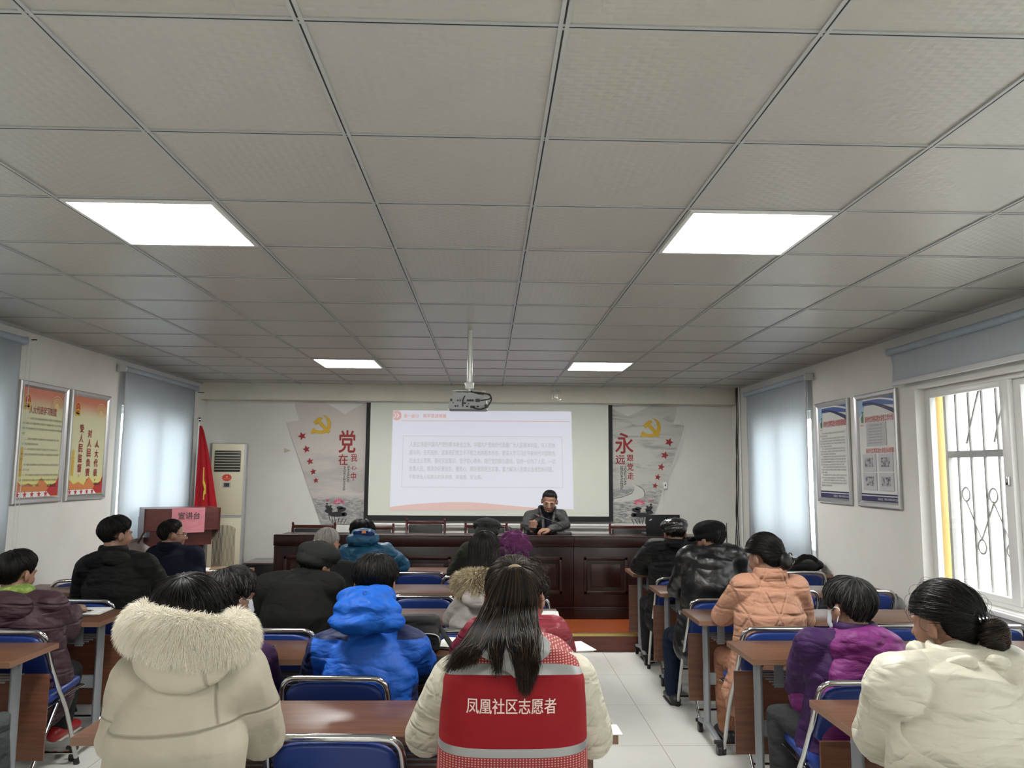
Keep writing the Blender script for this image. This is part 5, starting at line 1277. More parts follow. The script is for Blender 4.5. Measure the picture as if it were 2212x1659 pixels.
# purple hooded jacket
purp = MT('purple_jacket', (.12, .010, .105), .6, spec=.35); p = purp.pos()
yoke = (p[0].abs()*1.0+p[2]*.55).gt(.60-.0)
purp.color(purp.mix((p[0]*-1.0+(p[2]-.62)*-.75).gt(.20).max((p[0]+(p[2]-.62)*-.75).gt(.22))*0, (.12, .010, .105), (.05, .016, .085)))
creases(purp, .8, 9); dkpurp = cloth('dark_purple_jacket', (.034, .012, .058), .6, .6, 9)
I = person('person in a purple two-tone hooded jacket with short hair and face mask', (1832, 1256, 3.36), 3.3, dkpurp, ((1752, 1398, 3.3), (1905, 1400, 3.3)), ((1728, 1480, 3.48), (1945, 1470, 3.5)), (at(1830, 1330, Y=3.35).x, 3.35), hands=(V((1.50, 3.70, .80)), V((1.75, 3.72, .80))), yaw=24, pitch=12, bulk=1.05, slv=.07, vox=.007, fold=.02, pants=cloth('charcoal_trousers', (.028, .030, .032), .85, .6, 9), hair=dict(mat=h_grey, n=3000, zb=-.10, zs=-.035, zf=.04, puff=.02, wild=.008, thick=.0012), knees=((1690, 1545, 3.62), (1800, 1560, 3.75)))
q = lambda *p_: I['C']+I['R']@V(p_)
def mask(I, mat=None):
    q = lambda *p_: I['C']+I['R']@V(p_)
    mk = MT('mask_fabric', (.55, .60, .64), .8)
    bm = new(); rows = []
    for i in range(7):
        z_ = .0-.10*i/6
        rows.append([bm.verts.new(q(.064*math.sin(a), .03+.085*math.cos(a)**.8-.02*abs(i-3)/3, z_)) for a in np.linspace(-1.35, 1.35, 13)])
    for A, B in zip(rows, rows[1:]):
        for k_ in range(12): bm.faces.new((A[k_], A[k_+1], B[k_+1], B[k_]))
    o_ = obj('face_mask', bm, mk, I['root']); so = o_.modifiers.new('t', 'SOLIDIFY'); so.thickness = .002
    bm = new()
    for s in (-1, 1):
        for z_ in (0, -.1): tube(bm, smooth_path([q(s*.063, .045, z_-.0), q(s*.078, .02, z_*.7+.004), q(s*.090, -.004, z_*.35+.012*(1 if z_ == 0 else -1))], 4), .0018, 6)
        tube(bm, smooth_path([q(s*.090, -.004, .012), q(s*.088, -.026, .0), q(s*.090, -.004, -.047)], 4), .0018, 6)
    obj('mask_strap', bm, wht, o_)
mask(I)
Nn = I['N']
blob('hood', [(Nn+V((.02, -.09, -.02)), (.155, .085, .10), Matrix.Rotation(.35, 3, 'X')), (Nn+V((.05, -.125, -.09)), (.11, .055, .085)), (Nn+V((0, .0, .02)), (.115, .10, .05))], purp, I['root'], .0065, 4, .03, .055)
bk = blob('back_panel', [(I['M']+V((.02, -.115, -.12)), (.155, .07, .17)), (I['M']+V((-.06, -.10, -.26)), (.15, .085, .15)), (I['EL']+V((.02, -.01, -.05)), (.07, .075, .09))], purp, I['root'], .007, 6, .016, .08)
bm = new(); ball(bm, Nn+V((-.125, -.02, .02)), (.012, .01, .01)); obj('cord_stop', bm, blackp, I['root'])
# white puffer jacket, hair bun
puff = MT('ivory_puffer_nylon', (.52, .50, .41), .5, spec=.4)
creases(puff, .9, 7, (1, 1, 2.6))
I = person('person in an ivory puffer jacket with a dark hair bun and claw clip', (2038, 1268, 2.42), 2.3, puff, ((1946, 1478, 2.28), (2185, 1470, 2.28)), ((1905, 1592, 2.52), (2245, 1590, 2.5)), (at(2070, 1330, Y=2.3).x, 2.32), dy=0, hands=(V((1.42, 2.78, .80)), V((1.72, 2.78, .80))), yaw=27, pitch=8, bulk=1.22, slv=.088, vox=.0065, fold=.026, fscale=.09, hair=dict(mat=h_black, n=4500, crown=(.10, -1.0, -.18), zb=-.085, zs=-.04, zf=.045, puff=.018, wild=.005, thick=.0011, k=11))
q = lambda *p_: I['C']+I['R']@V(p_)
bm = new(); ball(bm, q(.0, -.145, -.03), (.040, .042, .048), I['R']); bn = link('hair_bun', soft(bm, .004, 2, .012, .02), h_brown, I['root'])
n_ = 500; a0 = RNG.uniform(0, 6.28, n_); b0 = RNG.uniform(-1.2, 1.2, n_); t = np.linspace(0, 1.3, 9)
X = np.stack([np.stack([.043*np.cos(b0+.3*np.sin(t_+a0))*np.cos(a0+t_), -.145+.044*np.cos(b0)*np.sin(a0+t_), -.03+.052*np.sin(b0+.2*t_)], -1) for t_ in t], 1)*(1+.0*RNG.random((n_, 1, 1)))
strands('bun_strands', X@np.array(I['R']).T+np.array(I['C']), .0011, h_brown, bn)
bm = new()
for dx in (-.018, 0, .018): tube(bm, [q(dx, -.105-.02*math.cos(t), -.005+.05*math.sin(t)) for t in np.linspace(-1.2, 1.5, 9)], .0055, 8)
loft(bm, [q(-.03, -.112, .035), q(.03, -.112, .035)], [.007]*2, 8); obj('hair_clip', bm, MT('black_clip', (.01, .01, .01), .12), bn)
blob('tall_collar', [(I['N']+V((0, -.01, .0)), (.145, .12, .045))], puff, I['root'], .0065, 4, .022, .05, lofts=[([I['N']+V((.125*math.cos(t), -.01+.10*math.sin(t), .03+.015*math.sin(3*t))) for t in np.linspace(-1.2, 4.4, 16)], [(.026)]*16)])
# loose hairs
def loose(I, n, spread=.03, mat=None, base=None, thick=.0005, up=.015):
    ph = RNG.uniform(0, 6.28, n); q0 = RNG.uniform(.2, 1.5, n); X = []
    for i in range(n):
        a, b = ph[i], q0[i]; r0 = np.array([.088, .105, .098]); pts = []
        for s in np.linspace(0, 1, 7):
            d = np.array([math.sin(b+s*.5)*math.cos(a), math.sin(b+s*.5)*math.sin(a), math.cos(b+s*.5)]); pts.append(np.array([0, -.012, .03])+d*(r0+.01+up*math.sin(math.pi*s)*(.4+i % 3*.3)))
        X.append(pts)
    strands('loose_hairs', np.array(X)@np.array(I['R']).T+np.array(I['C']), thick, mat or h_black, I['root'])
loose(I, 60, up=.02)

# --- middle block
# red volunteer vest
wcoat = MT('ivory_quilted_coat', (.54, .515, .42), .6, spec=.35); p = wcoat.pos()
h = seam(p[2]+p[0]*.25, .075, .12).min(seam(p[0]*.9-p[2]*.35+p[1]*.3, .075, .12)); wcoat.bump(h, .55, .006); creases(wcoat, .5, 14)
I = person('person in a red lettered vest over an ivory quilted coat, long ponytail', (1110, 1206, 2.44), 2.3, wcoat, ((987, 1472, 2.30), (1232, 1470, 2.30)), ((922, 1585, 2.50), (1278, 1588, 2.50)), (at(1104, 1330, Y=2.32).x, 2.33), dy=0, yaw=0, pitch=6, bulk=.86, slv=.072, vox=.0065, fold=.008, hair=dict(mat=h_brown, n=2600, crown=(0, -.72, .70), zb=-.08, zs=-.0, ear=.0, zf=.045, puff=.010, wild=.003), collar=False, cuff=.05, dtop=.118)
o = I['o']; Mv = I['M']; P0 = I['P0']; q = lambda *p_: I['C']+I['R']@V(p_)
vred = MT('red_vest_cloth', (.22, .007, .012), .75, spec=.2); creases(vred, .3, 4); vred.bump(vred.noise(500, 1), .1, .001)
vmesh = MT('red_vest_mesh', (.36, .02, .025), .7); p = vmesh.pos(); u_ = p[0]/.0085; v_ = p[2]/.0062
hole = ((u_.fract()-.5).abs()+(v_.fract()-.5).abs()).lt(.34); vmesh.color(vmesh.mix(hole, (.25, .012, .015), (.52, .31, .27)))
silver = MT('silver_reflective_tape', (.30, .31, .31), .35, .4)
ZT0 = at(1104, 1398, Y=2.2).z-o.z
def vest_pt(a, z):
    """a: angle round the body (-pi/2 = middle of the back); z absolute above the seat origin"""
    t = max(0, min(1.0, (z-(P0.z-.12))/(ZT0-(P0.z-.12)))); c = vmix(P0, Mv, t)
    half = .216-.022*t**2-.10*max(0, t-.88)**1.3*3; dep = .172-.030*t**3-.3*max(0, t-.88)**1.3*2
    e = .62; cs, sn = math.cos(a), math.sin(a)
    return V((c.x+half*abs(cs)**e*(1 if cs > 0 else -1), c.y-.005+dep*abs(sn)**e*(1 if sn > 0 else -1), z))
zt = ZT0; zb_ = P0.z-.13; NZ, NA = 70, 72
def zrow(i): return zb_+(zt-zb_)*i/NZ
S1 = at(1104, 1428, Y=2.2).z-o.z; S1b = at(1104, 1450, Y=2.2).z-o.z; S2 = at(1104, 1607, Y=2.18).z-o.z; S2b = at(1104, 1626, Y=2.18).z-o.z
cuts = sorted({round(zrow(i), 4) for i in range(NZ+1)} | {S1, S1b, S2, S2b})
bm = new(); rows = []
for z in cuts:
    rows.append([bm.verts.new(vest_pt(a, z)+V((0, 0, -.045*max(0, (z-(zt-.10))/.10)*abs(math.cos(a))**3))) for a in [2*math.pi*k_/NA for k_ in range(NA)]])
for A, B, z0_, z1_ in zip(rows, rows[1:], cuts, cuts[1:]):
    zc = (z0_+z1_)/2; mi = 2 if (S1b < zc < S1 or S2b < zc < S2) else 1 if (zc > S1 or zc < S2b) else 0
    for k_ in range(NA):
        f_ = bm.faces.new((A[k_], A[(k_+1) % NA], B[(k_+1) % NA], B[k_])); f_.material_index = mi
top_ = rows[-1]; c_ = bm.verts.new((Mv.x, Mv.y, ZT0+.02))
for k_ in range(NA): f_ = bm.faces.new((top_[k_], top_[(k_+1) % NA], c_)); f_.material_index = 1
vest = obj('vest', bm, [vred, vmesh, silver], I['root'], angle=80)
so = vest.modifiers.new('t', 'SOLIDIFY'); so.thickness = .003; so.offset = 1
Xg, Fg = glyphs('凤凰社区志愿者', 0.); lo, hi = Xg.min(0), Xg.max(0); Xg = np.concatenate([Xg+np.array(o_) for o_ in ((-.012, 0), (.012, 0), (0, .012))]); NG = len(Xg)//3; Fg = [tuple(i+NG*k_ for i in f_) for k_ in range(3) for f_ in Fg]; ta, tb_ = at(1008, 1533, Y=2.18)-o, at(1199, 1500, Y=2.18)-o
vsx = []
for a_, b_ in (Xg-lo)/(hi-lo):
    x = ta.x+(tb_.x-ta.x)*a_; z = ta.z+(tb_.z-ta.z)*b_; best = None
    lo_a, hi_a = -math.pi, 0.
    for _ in range(22):
        m_ = (lo_a+hi_a)/2
        if vest_pt(m_, z).x < x: lo_a = m_
        else: hi_a = m_
    P_ = vest_pt(lo_a, z); vsx.append((x, P_.y-.0055-.0001*(len(vsx)//NG), z))
me = bpy.data.meshes.new('vest_lettering'); me.from_pydata(vsx, [], Fg); link('vest_lettering', me, MT('pale_lettering', (.72, .55, .50), .6), vest)
# grey sweatshirt hood: V shape on the back
gh = MT('grey_marl_knit', (.27, .275, .28), .95); gh.color(gh.mix(gh.noise(60, 4, .7, (1, 1, .3)), (.20, .205, .21), (.34, .345, .35)))
hp = lambda px_, py_, Y_: at(px_, py_, Y=Y_)-o
bm = new()
loft(bm, [hp(1112, 1462, 2.135), hp(1112, 1435, 2.13), hp(1112, 1412, 2.14), hp(1112, 1388, 2.19)], [(.010, .010), (.058, .016), (.098, .022), (.10, .03)], 18, side=(1, 0, 0))
loft(bm, [hp(1058, 1402, 2.32), hp(1112, 1392, 2.23), hp(1166, 1402, 2.32)], [.022, .03, .022], 14)
link('sweatshirt_hood', soft(bm, .006, 4, .012, .05), gh, I['root'])
# ponytail
n_ = 4600; g_ = RNG.random(n_); u = np.where(g_ < .36, RNG.uniform(-1, -.42, n_), np.where(g_ < .43, RNG.uniform(-.38, -.12, n_), RNG.uniform(-.08, 1, n_))); w_ = RNG.random(n_); dep = RNG.uniform(0, 1, n_); ks = 14
T0 = np.array(q(0, -.098, .082)); tie = lambda: T0
Lx = lambda px_, Y_: (at(px_, 1300, Y=Y_)-o).x; Lz = lambda py_, Y_: (at(1110, py_, Y=Y_)-o).z
xs0 = np.array([Lx(1110, 2.3)]*n_)+u*.012
r1x = np.interp(u, [-1, 1], [Lx(1058, 2.3), Lx(1158, 2.3)]); r2x = np.interp(u, [-1, -.3, .4, 1], [Lx(1040, 2.28), Lx(1085, 2.28), Lx(1125, 2.28), Lx(1160, 2.28)])
r3x = np.interp(u, [-1, -.42, -.38, -.12, -.08, .45, 1], [Lx(1010, 2.16), Lx(1046, 2.16), Lx(1064, 2.16), Lx(1084, 2.16), Lx(1104, 2.16), Lx(1138, 2.16), Lx(1160, 2.16)])+RNG.normal(0, .006, n_)
exx = np.interp(u, [-1, -.42, -.38, -.12, -.08, .25, .6, 1], [Lx(966, 2.14), Lx(1030, 2.14), Lx(1066, 2.12), Lx(1080, 2.12), Lx(1118, 2.11), Lx(1130, 2.11), Lx(1142, 2.11), Lx(1160, 2.12)])+RNG.normal(0, .006, n_)
ez = np.interp(u, [-1, -.42, -.38, -.12, -.08, .2, .5, 1], [Lz(y_, 2.12) for y_ in (1446, 1428, 1440, 1462, 1424, 1490, 1498, 1440)])+.035*w_**3+RNG.normal(0, .006, n_)
def col(x, y, z): return np.stack([x, y+0*x, z+0*x], -1)
yb0 = T0[1]
cp = [col(xs0, yb0+dep*.01, T0[2]+.0*dep), col(xs0+u*.02, yb0-.035+dep*.012, T0[2]+.010-.006*dep), col(r1x, yb0-.050+dep*.02+.02*np.abs(u), np.full(n_, Lz(1285, 2.3))), col(r2x, yb0-.085+dep*.03+.03*np.abs(u), np.full(n_, Lz(1335, 2.22))),
      col(r3x, (2.12-o.y)+dep*.03+.03*np.abs(u), np.full(n_, Lz(1385, 2.15))), col(exx, (2.085-o.y)+dep*.03+.0*u, ez)]
cp = np.stack(cp, 1); ts = np.linspace(0, 1, ks)*(len(cp[0])-1-1e-6); X = np.zeros((n_, ks, 3))
for a, t_ in enumerate(ts):
    i_ = int(t_); f_ = t_-i_; g = lambda k_: cp[:, min(max(k_, 0), 5)]
    p0, p1, p2, p3 = g(i_-1), g(i_), g(i_+1), g(i_+2)
    X[:, a] = .5*(2*p1+(p2-p0)*f_+(2*p0-5*p1+4*p2-p3)*f_**2+(3*p1-p0-3*p2+p3)*f_**3)
X += RNG.normal(0, .0022, (n_, 1, 3))*np.linspace(0, 1.6, ks)[None, :, None]
pt = strands('ponytail', X, .0011*np.array([1]*(ks-3)+[.8, .5, .12]), h_brown, I['root'])
bm = new(); ball(bm, V(T0)+V((0, -.012, .004)), (.024, .016, .016)); obj('hair_tie', bm, MT('tan_hair_tie', (.30, .22, .13), .5), pt)
loose(I, 140, mat=h_brown, up=.035)

# ivory coat with fur-trimmed hood
icoat = cloth('ivory_parka', (.44, .41, .325), .6, .55, 5, (1, 1, 1.6), weave=True, spec=.3, dark=.93)
p = icoat.pos(); h = (p[2]-.915-p[0]*.05).abs().ramp(0, .007).min(((p[0]+.02).abs()-.185+(p[2]-.95)*.12).abs().ramp(0, .006).max(p[2].lt(.93)))
icoat.bump(h, .8, .006); icoat.color(icoat.mix(h.ramp(0, .6), (.30, .27, .21), (.44, .41, .325)))
I = person('person in an ivory parka with a big cream fur-trimmed hood', (408, 1252, 2.44), 2.3, icoat, ((300, 1470, 2.30), (512, 1450, 2.30)), ((262, 1590, 2.48), (566, 1590, 2.50)), (at(378, 1330, Y=2.3).x, 2.33), dy=0, yaw=-12, pitch=8, bulk=1.08, slv=.076, vox=.0065, fold=.02, fscale=.1, collar=False, hair=dict(mat=h_black, n=4200, crown=(0, -.35, .93), zb=-.13, zs=-.09, ear=-.09, taper=.15, zf=.045, puff=.018, wild=.006, k=11))
o = I['o']; hp = lambda a, b, Y_: at(a, b, Y=Y_)-o
bm = new(); rows = []
blob('hood', [(hp(395, 1425, 2.165), (.135, .045, .085)), (hp(385, 1462, 2.155), (.09, .035, .045)), (hp(398, 1385, 2.25), (.14, .09, .06))], icoat, I['root'], .0065, 5, .012, .06)
path = smooth_path([hp(508, 1352, 2.44), hp(512, 1366, 2.32), hp(488, 1376, 2.20), hp(440, 1374, 2.14), hp(390, 1368, 2.125), hp(345, 1360, 2.15), hp(312, 1352, 2.22), hp(306, 1342, 2.34), hp(322, 1334, 2.44)], 5)
furm = MT('cream_fur', (.93, .89, .76), .8, spec=.2); r_ = furm.attr('rnd'); furm.color(furm.mix(r_, (.96, .94, .86), (.92, .85, .68)))
bm = new(); loft(bm, path, [.046]*len(path), 14); fb = obj('fur_trim', bm, furm, I['root'])
fur('fur_pile', path, .046, 34000, furm, fb, .038, .75, .0009)
bm = new(); tube(bm, [I['C']+I['R']@V((.082, .10, .02)), I['C']+I['R']@V((.084, .0, .018))], .0015, 6); obj('glasses_temple', bm, chrome, I['root'])

# bright blue jacket
bl = MT('bright_blue_shell', (.008, .085, .42), .6, spec=.35); p = bl.pos()
side_ = (p[0].abs()-.155-(p[2]-.55)*.1).gt(0)*(p[2].lt(.80)); yk = (p[2]-.905+p[0].abs()*.0).gt(0)*(p[0].abs().gt(.10)); outer = (p[0].abs()-.262).gt(0)
bl.color(bl.mix((side_*p[2].lt(.72)).max(yk).max(outer), (.008, .085, .42), (.010, .018, .070)))
creases(bl, .9, 8, (1, 1, 2))
blp = cloth('blue_hood_shell', (.009, .092, .44), .55, .9, 9, (1, 1, 2))
I = person('person in a bright blue and navy hooded jacket bent over the table', (812, 1206, 3.56), 3.35, bl, ((708, 1402, 3.36), (884, 1398, 3.36)), ((680, 1462, 3.60), (912, 1442, 3.62)), (at(806, 1330, Y=3.36).x, 3.38), yaw=0, pitch=24, bulk=1.15, slv=.076, vox=.006, fold=.026, fscale=.07, hair=dict(mat=h_black, n=4000, crown=(.05, -.30, .95), zb=-.075, zs=-.005, zf=.05, puff=.018, wild=.009, drift=1.4))
o = I['o']
hd = blob('hood', [(hp(792, 1325, 3.24), (.155, .085, .075)) if False else ((at(792, 1318, Y=3.34)-o), (.138, .085, .075)), ((at(792, 1290, Y=3.40)-o), (.125, .10, .05)), ((at(790, 1343, Y=3.31)-o), (.160, .075, .048))], blp, I['root'], .006, 4, .034, .055)
P = at(789, 1280, Y=3.30)-o
bm = new(); 
for k_ in range(1): tube(bm, [P+V((.009*math.cos(t), -.012, .008*math.sin(t))) for t in np.linspace(0, 6.28, 16)], .0009, 6); tube(bm, arc(P+V((-.004, -.012, -.006)), P+V((-.003, -.012, .004)), P+V((.005, -.012, .006))), .0009, 6)
obj('logo_mark', bm, navy, hd)

# crimson quilted coat behind the ponytail
crim = MT('crimson_quilted_nylon', (.15, .006, .017), .5, spec=.4); p = crim.pos(); h = seam(p[2], .085, .1); crim.bump(h, .7, .012); creases(crim, .6, 10)
I = person('person in a crimson quilted coat mostly hidden behind the long ponytail', (1139, 1240, 3.52), 3.4, crim, ((1038, 1372, 3.38), (1192, 1368, 3.38)), ((1004, 1408, 3.62), (1212, 1402, 3.62)), (at(1118, 1330, Y=3.38).x, 3.38), yaw=-28, pitch=18, bulk=1.12, slv=.075, vox=.0075, fold=.02, hair=dict(mat=h_black, n=1800, zb=-.09, zs=-.03, puff=.014))
# greying woman with mask, dark purple coat
I = person('person with greying short hair and face mask in a dark purple coat', (503, 1236, 3.52), 3.35, cloth('dark_purple_knit', (.030, .012, .042), .8, .5, 8), ((432, 1405, 3.36), (562, 1425, 3.36)), ((415, 1490, 3.5), (583, 1490, 3.46)), (at(500, 1330, Y=3.38).x, 3.38), yaw=-36, pitch=6, bulk=1.05, slv=.066, vox=.008, hair=dict(mat=h_grey, n=3400, crown=(-.25, -.25, .93), zb=-.085, zs=-.0, zf=.05, puff=.022, wild=.012, drift=1.4))
mask(I)
bm = new(); ball(bm, I['C']+I['R']@V((.086, -.004, -.04)), .003, None, 10); obj('earring', bm, chrome, I['root'])
# dark cap man
dco = cloth('charcoal_wool_coat', (.011, .011, .0105), .9, .5, 6, (1, 1, 1.8))
I = person('person in a charcoal coat and round dark flat cap, left of centre', (684, 1172, 4.46), 4.3, dco, ((580, 1268, 4.32), (714, 1266, 4.32)), ((566, 1325, 4.5), (730, 1318, 4.5)), (at(645, 1330, Y=4.35).x, 4.36), yaw=-34, pitch=12, roll=8, bulk=1.16, slv=.075, vox=.008, fold=.02, hair=dict(mat=h_grey, n=500, zb=-.07, zs=0))
q = lambda *p_: I['C']+I['R']@V(p_)
blob('flat_cap', [(q(0, .005, .060), (.120, .130, .066), I['R']), (q(0, -.015, .02), (.100, .116, .058), I['R']), (q(0, .11, .02), (.06, .04, .01), I['R'])], cloth('dark_grey_cap_wool', (.020, .022, .021), .95, .3, 10), I['root'], .006, 5, .006, .06)
# bald-topped man
I = person('person with a balding grey head in a dark jacket beside the teal jacket', (708, 1141, 5.34), 5.3, cloth('black_wool', (.013, .013, .014), .9, .4, 7), ((664, 1238, 5.3), (752, 1236, 5.3)), ((650, 1290, 5.45), (775, 1285, 5.45)), (at(708, 1330, Y=5.36).x, 5.38), yaw=-22, pitch=14, bulk=1.1, slv=.072, hair=None)
Cc, Rr = I['C'], I['R']
hair_cap(I['root'], Cc, Rr, h_white, n=1800, crown=(0, -.25, .95), zf=.06, zs=-.005, zb=-.075, puff=.003, wild=.001, thick=.0007, shell=False, over=.02)
# teal jacket
teal = cloth('teal_shell', (.013, .085, .17), .5, 1., 9, (1, 1, 1.6), spec=.4); tealn = cloth('navy_shell', (.012, .035, .13), .5, .9, 12)
I = person('person in a teal hooded jacket bent low over the front table', (783, 1127, 6.45), 6.3, teal, ((752, 1196, 6.28), (832, 1192, 6.28)), ((738, 1222, 6.45), (868, 1222, 6.5)), (at(790, 1330, Y=6.35).x, 6.38), yaw=0, pitch=30, bulk=1.1, slv=.072, fold=.024, fscale=.06, hair=dict(mat=h_black, n=1200, puff=.018, wild=.012))
o = I['o']; hd = blob('hood', [((at(783, 1165, Y=6.32)-o), (.135, .09, .06)), ((at(785, 1152, Y=6.38)-o), (.10, .09, .045))], teal, I['root'], .008, 4, .03, .05)
blob('hood_lining', [((at(786, 1153, Y=6.28)-o), (.09, .03, .03))], tealn, I['root'], .008, 3, .01, .05)
bm = new(); box(bm, at(786, 1149, Y=6.24)-o, (.03, .004, .022)); obj('orange_logo', bm, orange, hd, smooth=False)
blob('sleeve_patch', [((at(830, 1198, Y=6.32)-o), (.04, .04, .04))], tealn, I['root'], .008, 3, .008, .05)
# grey flat cap, olive coat
I = person('person in an olive coat and grey tweed flat cap', (1052, 1122, 6.3), 6.2, cloth('olive_coat', (.034, .036, .028), .85, .6, 7), ((1012, 1192, 6.22), (1092, 1190, 6.22)), ((982, 1238, 6.42), (1118, 1238, 6.42)), (at(1050, 1330, Y=6.3).x, 6.34), yaw=-4, pitch=14, bulk=1.12, slv=.072, hair=dict(mat=h_grey, n=400, zb=-.08))
q = lambda *p_: I['C']+I['R']@V(p_)
tw = cloth('grey_tweed', (.045, .047, .048), .95, .7, 16)
blob('flat_cap', [(q(0, .0, .066), (.116, .124, .060), I['R']), (q(0, -.018, .012), (.099, .113, .062), I['R']), (q(0, .11, .03), (.06, .04, .01), I['R'])], tw, I['root'], .006, 3, .012, .05)
# purple flower hat
I = person('person in a dark coat and magenta velvet rosette hat, just left of the speaker', (1112, 1153, 5.42), 5.35, cloth('dark_plain_coat', (.02, .018, .02), .85, .4, 7), ((1078, 1238, 5.35), (1152, 1236, 5.35)), ((1065, 1290, 5.5), (1165, 1288, 5.5)), (at(1112, 1330, Y=5.38).x, 5.38), yaw=0, pitch=10, slv=.068, hair=None)
velv = MT('magenta_velvet', (.06, .0, .05), .8, Sheen_Weight=.45, Sheen_Roughness=.35); velv.b.inputs['Sheen Tint'].default_value = (.9, .2, .8, 1); velv.bump(velv.noise(40, 3), .5, .01)
q = lambda *p_: I['C']+I['R']@V(p_); bm = new()
ball(bm, q(0, -.01, .04), (.092, .108, .085), I['R'])
for ring, (nn, rr, sz) in enumerate(((9, .092, .034), (8, .068, .032), (6, .042, .028), (4, .018, .022))):
    for k_ in range(nn):
        a = 2*math.pi*k_/nn+ring*.4; ball(bm, q(rr*math.cos(a)*1.02, -.085-.012*ring+.045*(rr/.092)**2, .02+rr*math.sin(a)*.98), (sz*.9, sz*.5, sz*.9), I['R'] @ Matrix.Rotation(a, 3, 'Y'), 14)
for k_ in range(10):
    a = 2*math.pi*k_/10; ball(bm, q(.088*math.cos(a), .0, .04+.08*math.sin(a)), (.03, .03, .026), I['R'], 12)
link('rosette_hat', soft(bm, .0045, 1), velv, I['root'])
# long-haired woman, grey coat with fur hood
gco = cloth('pale_grey_parka', (.33, .31, .29), .6, .8, 7, (1, 1, 1.6), dark=.93)
I = person('person with long straight black hair in a pale grey fur-trimmed parka', (1047, 1151, 4.66), 4.4, gco, ((1008, 1302, 4.38), (1090, 1300, 4.38)), ((982, 1338, 4.5), (1105, 1330, 4.5)), (at(1040, 1330, Y=4.4).x, 4.42), yaw=-8, pitch=8, bulk=1.1, slv=.07, vox=.0075, fold=.022, collar=False, hair=dict(mat=h_black, n=1800, crown=(0, -.3, .95), zb=-.10, zs=-.08, ear=-.08, taper=.1, zf=.045, puff=.012, wild=.003))
n_ = 1800; a0 = RNG.uniform(-1.9, 1.9, n_); t = np.linspace(0, 1, 8)
X = np.stack([np.stack([(.088+.004*t_)*np.sin(a0), -.012-.105*np.cos(a0)-.02*t_, .03-.26*t_+0*a0], -1) for t_ in t], 1)+RNG.normal(0, .003, (n_, 1, 3))
strands('long_hair', X@np.array(I['R']).T+np.array(I['C']), .0016*np.array([1]*7+[.2]), h_black, I['root'])
o = I['o']; hp = lambda a, b, Y_: at(a, b, Y=Y_)-o
path = smooth_path([hp(1000, 1268, 4.56), hp(994, 1258, 4.46), hp(1006, 1250, 4.38), hp(1030, 1248, 4.33), hp(1058, 1250, 4.36), hp(1080, 1258, 4.46)], 5)
path2 = smooth_path([hp(1002, 1275, 4.42), hp(1018, 1272, 4.33), hp(1045, 1270, 4.32), hp(1072, 1272, 4.40)], 5)
tanf = MT('tan_fur', (.45, .38, .24), .85, spec=.15); r_ = tanf.attr('rnd'); tanf.color(tanf.mix(r_, (.46, .40, .27), (.26, .20, .11)))
bm = new(); loft(bm, path, [.034]*len(path), 14); loft(bm, path2, [.03]*len(path2), 14); fb = obj('fur_trim', bm, tanf, I['root'])
fur('fur_pile', path, .034, 7000, tanf, fb, .04, .35, .0014); fur('fur_pile', path2, .03, 5000, tanf, fb, .04, .5, .0014)
blob('hood', [(hp(1035, 1292, 4.31), (.10, .05, .06))], gco, I['root'], .0075, 4, .014, .06)

# --- left block
I = person('person in a black hooded padded jacket below the pink notice lectern', (254, 1118, 5.3), 5.2, cloth('black_puffer', (.007, .007, .007), .75, .8, 8, (1, 1, 2.5)), ((196, 1225, 5.2), (312, 1222, 5.2)), ((172, 1285, 5.35), (340, 1262, 5.45)), (at(245, 1330, Y=5.25).x, 5.26), yaw=-40, pitch=4, bulk=1.2, slv=.082, vox=.009, fold=.024, hair=dict(mat=h_black, n=2200, zb=-.062, zs=.0, zf=.055, puff=.011, wild=.008, drift=1.2), hands=(V((-2.55, 5.72, .79)), V((-2.30, 5.72, .79))))
blob('hood', [(I['N']+V((0, -.08, -.01)), (.16, .08, .07))], MATS['black_puffer'], I['root'], .009, 4, .02, .06)
I = person('person with glasses and combed black hair in a navy coat', (374, 1124, 6.25), 6.2, cloth('navy_wool_coat', (.006, .008, .018), .85, .4, 7), ((338, 1200, 6.2), (418, 1200, 6.2)), ((325, 1240, 6.35), (425, 1245, 6.35)), (at(378, 1330, Y=6.25).x, 6.28), yaw=-58, pitch=2, bulk=1.15, slv=.075, hair=dict(mat=h_black, n=1400, zb=-.06, zs=.005, zf=.075, puff=.007, wild=.003))
q = lambda *p_: I['C']+I['R']@V(p_); bm = new()
for s in (-1, 1):
    tube(bm, [q(s*.032+.023*math.cos(t), .103-.01*abs(math.cos(t)), .002+.017*math.sin(t)) for t in np.linspace(0, 6.28, 16)], .0016, 6); tube(bm, [q(s*.055, .10, .008), q(s*.080, .0, .008)], .0016, 6)
tube(bm, [q(-.01, .105, .006), q(.01, .105, .006)], .0016, 6); obj('glasses', bm, MT('pale_gold_wire', (.7, .6, .45), .2, 1.), I['root'])
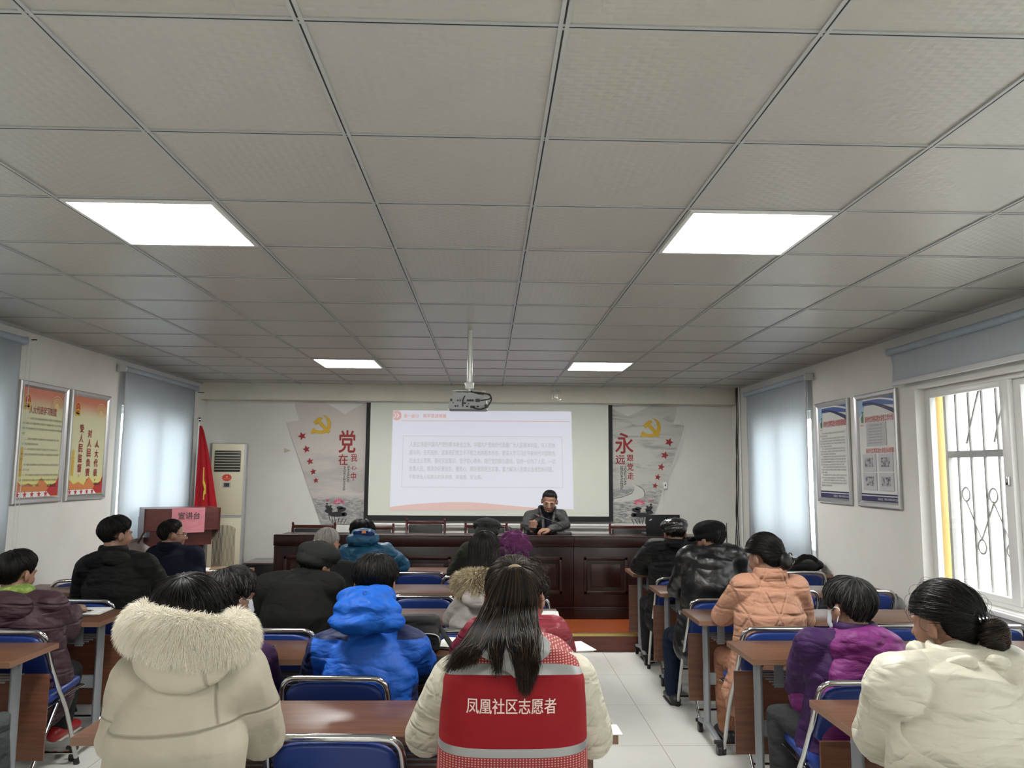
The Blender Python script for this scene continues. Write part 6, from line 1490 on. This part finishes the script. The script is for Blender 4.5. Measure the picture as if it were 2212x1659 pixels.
maroon = MT('maroon_down_coat', (.040, .017, .024), .6, spec=.35); p = maroon.pos(); h = seam(p[2]+p[0]*.1, .12, .08); maroon.bump(h, .6, .014); creases(maroon, .8, 9)
I = person('person in a maroon down coat with green neck scarf and red shoes', (40, 1194, 4.34), 4.3, maroon, ((-8, 1312, 4.3), (112, 1308, 4.3)), ((-30, 1385, 4.42), (142, 1362, 4.46)), (at(50, 1330, Y=4.3).x, 4.33), yaw=-18, pitch=8, bulk=1.15, slv=.075, vox=.0075, fold=.02, hem=.34, hair=dict(mat=h_black, n=3000, zb=-.075, zs=-.02, zf=.05, puff=.015, wild=.008), shoes=MT('red_shoe_leather', (.30, .012, .015), .35), collar=False,
    hands=(V((-2.75, 4.72, .79)), V((-2.40, 4.70, .79))), knees=((20, 1450, 4.72), (150, 1450, 4.72)), feet=((30, 1560, 4.55), (130, 1565, 4.56)))
blob('scarf', [(I['N']+V((0, -.005, .05)), (.095, .085, .036))], (lambda t: (t.color(t.mix(t.noise(30, 3).ramp(.4, .6), (.10, .18, .03), (.26, .32, .08))), t)[1])(MT('green_scarf', (.12, .2, .04), .9)), I['root'], .007, 3, .008, .04)
blob('hood', [(I['N']+V((0, -.09, -.03)), (.15, .07, .09)), (I['N']+V((-.01, -.11, -.10)), (.09, .05, .08))], maroon, I['root'], .0075, 4, .014, .06)
# only a knee shows at the lower left edge
I = person('person whose dark grey trouser knee alone shows at the bottom left corner', V((-2.44, 3.12, 1.24)), 3.1, cloth('plain_dark_jacket', (.03, .03, .033), .8, .5), (V((-2.62, 3.06, 1.0)), V((-2.25, 3.06, 1.0))), (V((-2.68, 3.2, .76)), V((-2.24, 3.2, .74))), (-2.42, 3.02), hands=(V((-2.55, 3.42, .64)), V((-2.40, 3.42, .64))), dy=0, hair=dict(mat=h_black, n=300), pants=cloth('slate_trousers', (.045, .052, .052), .8, .6, 9), knees=(V((-2.5, 3.44, .52)), V((at(0, 1590, Y=3.4).x-.03, 3.42, .54))))
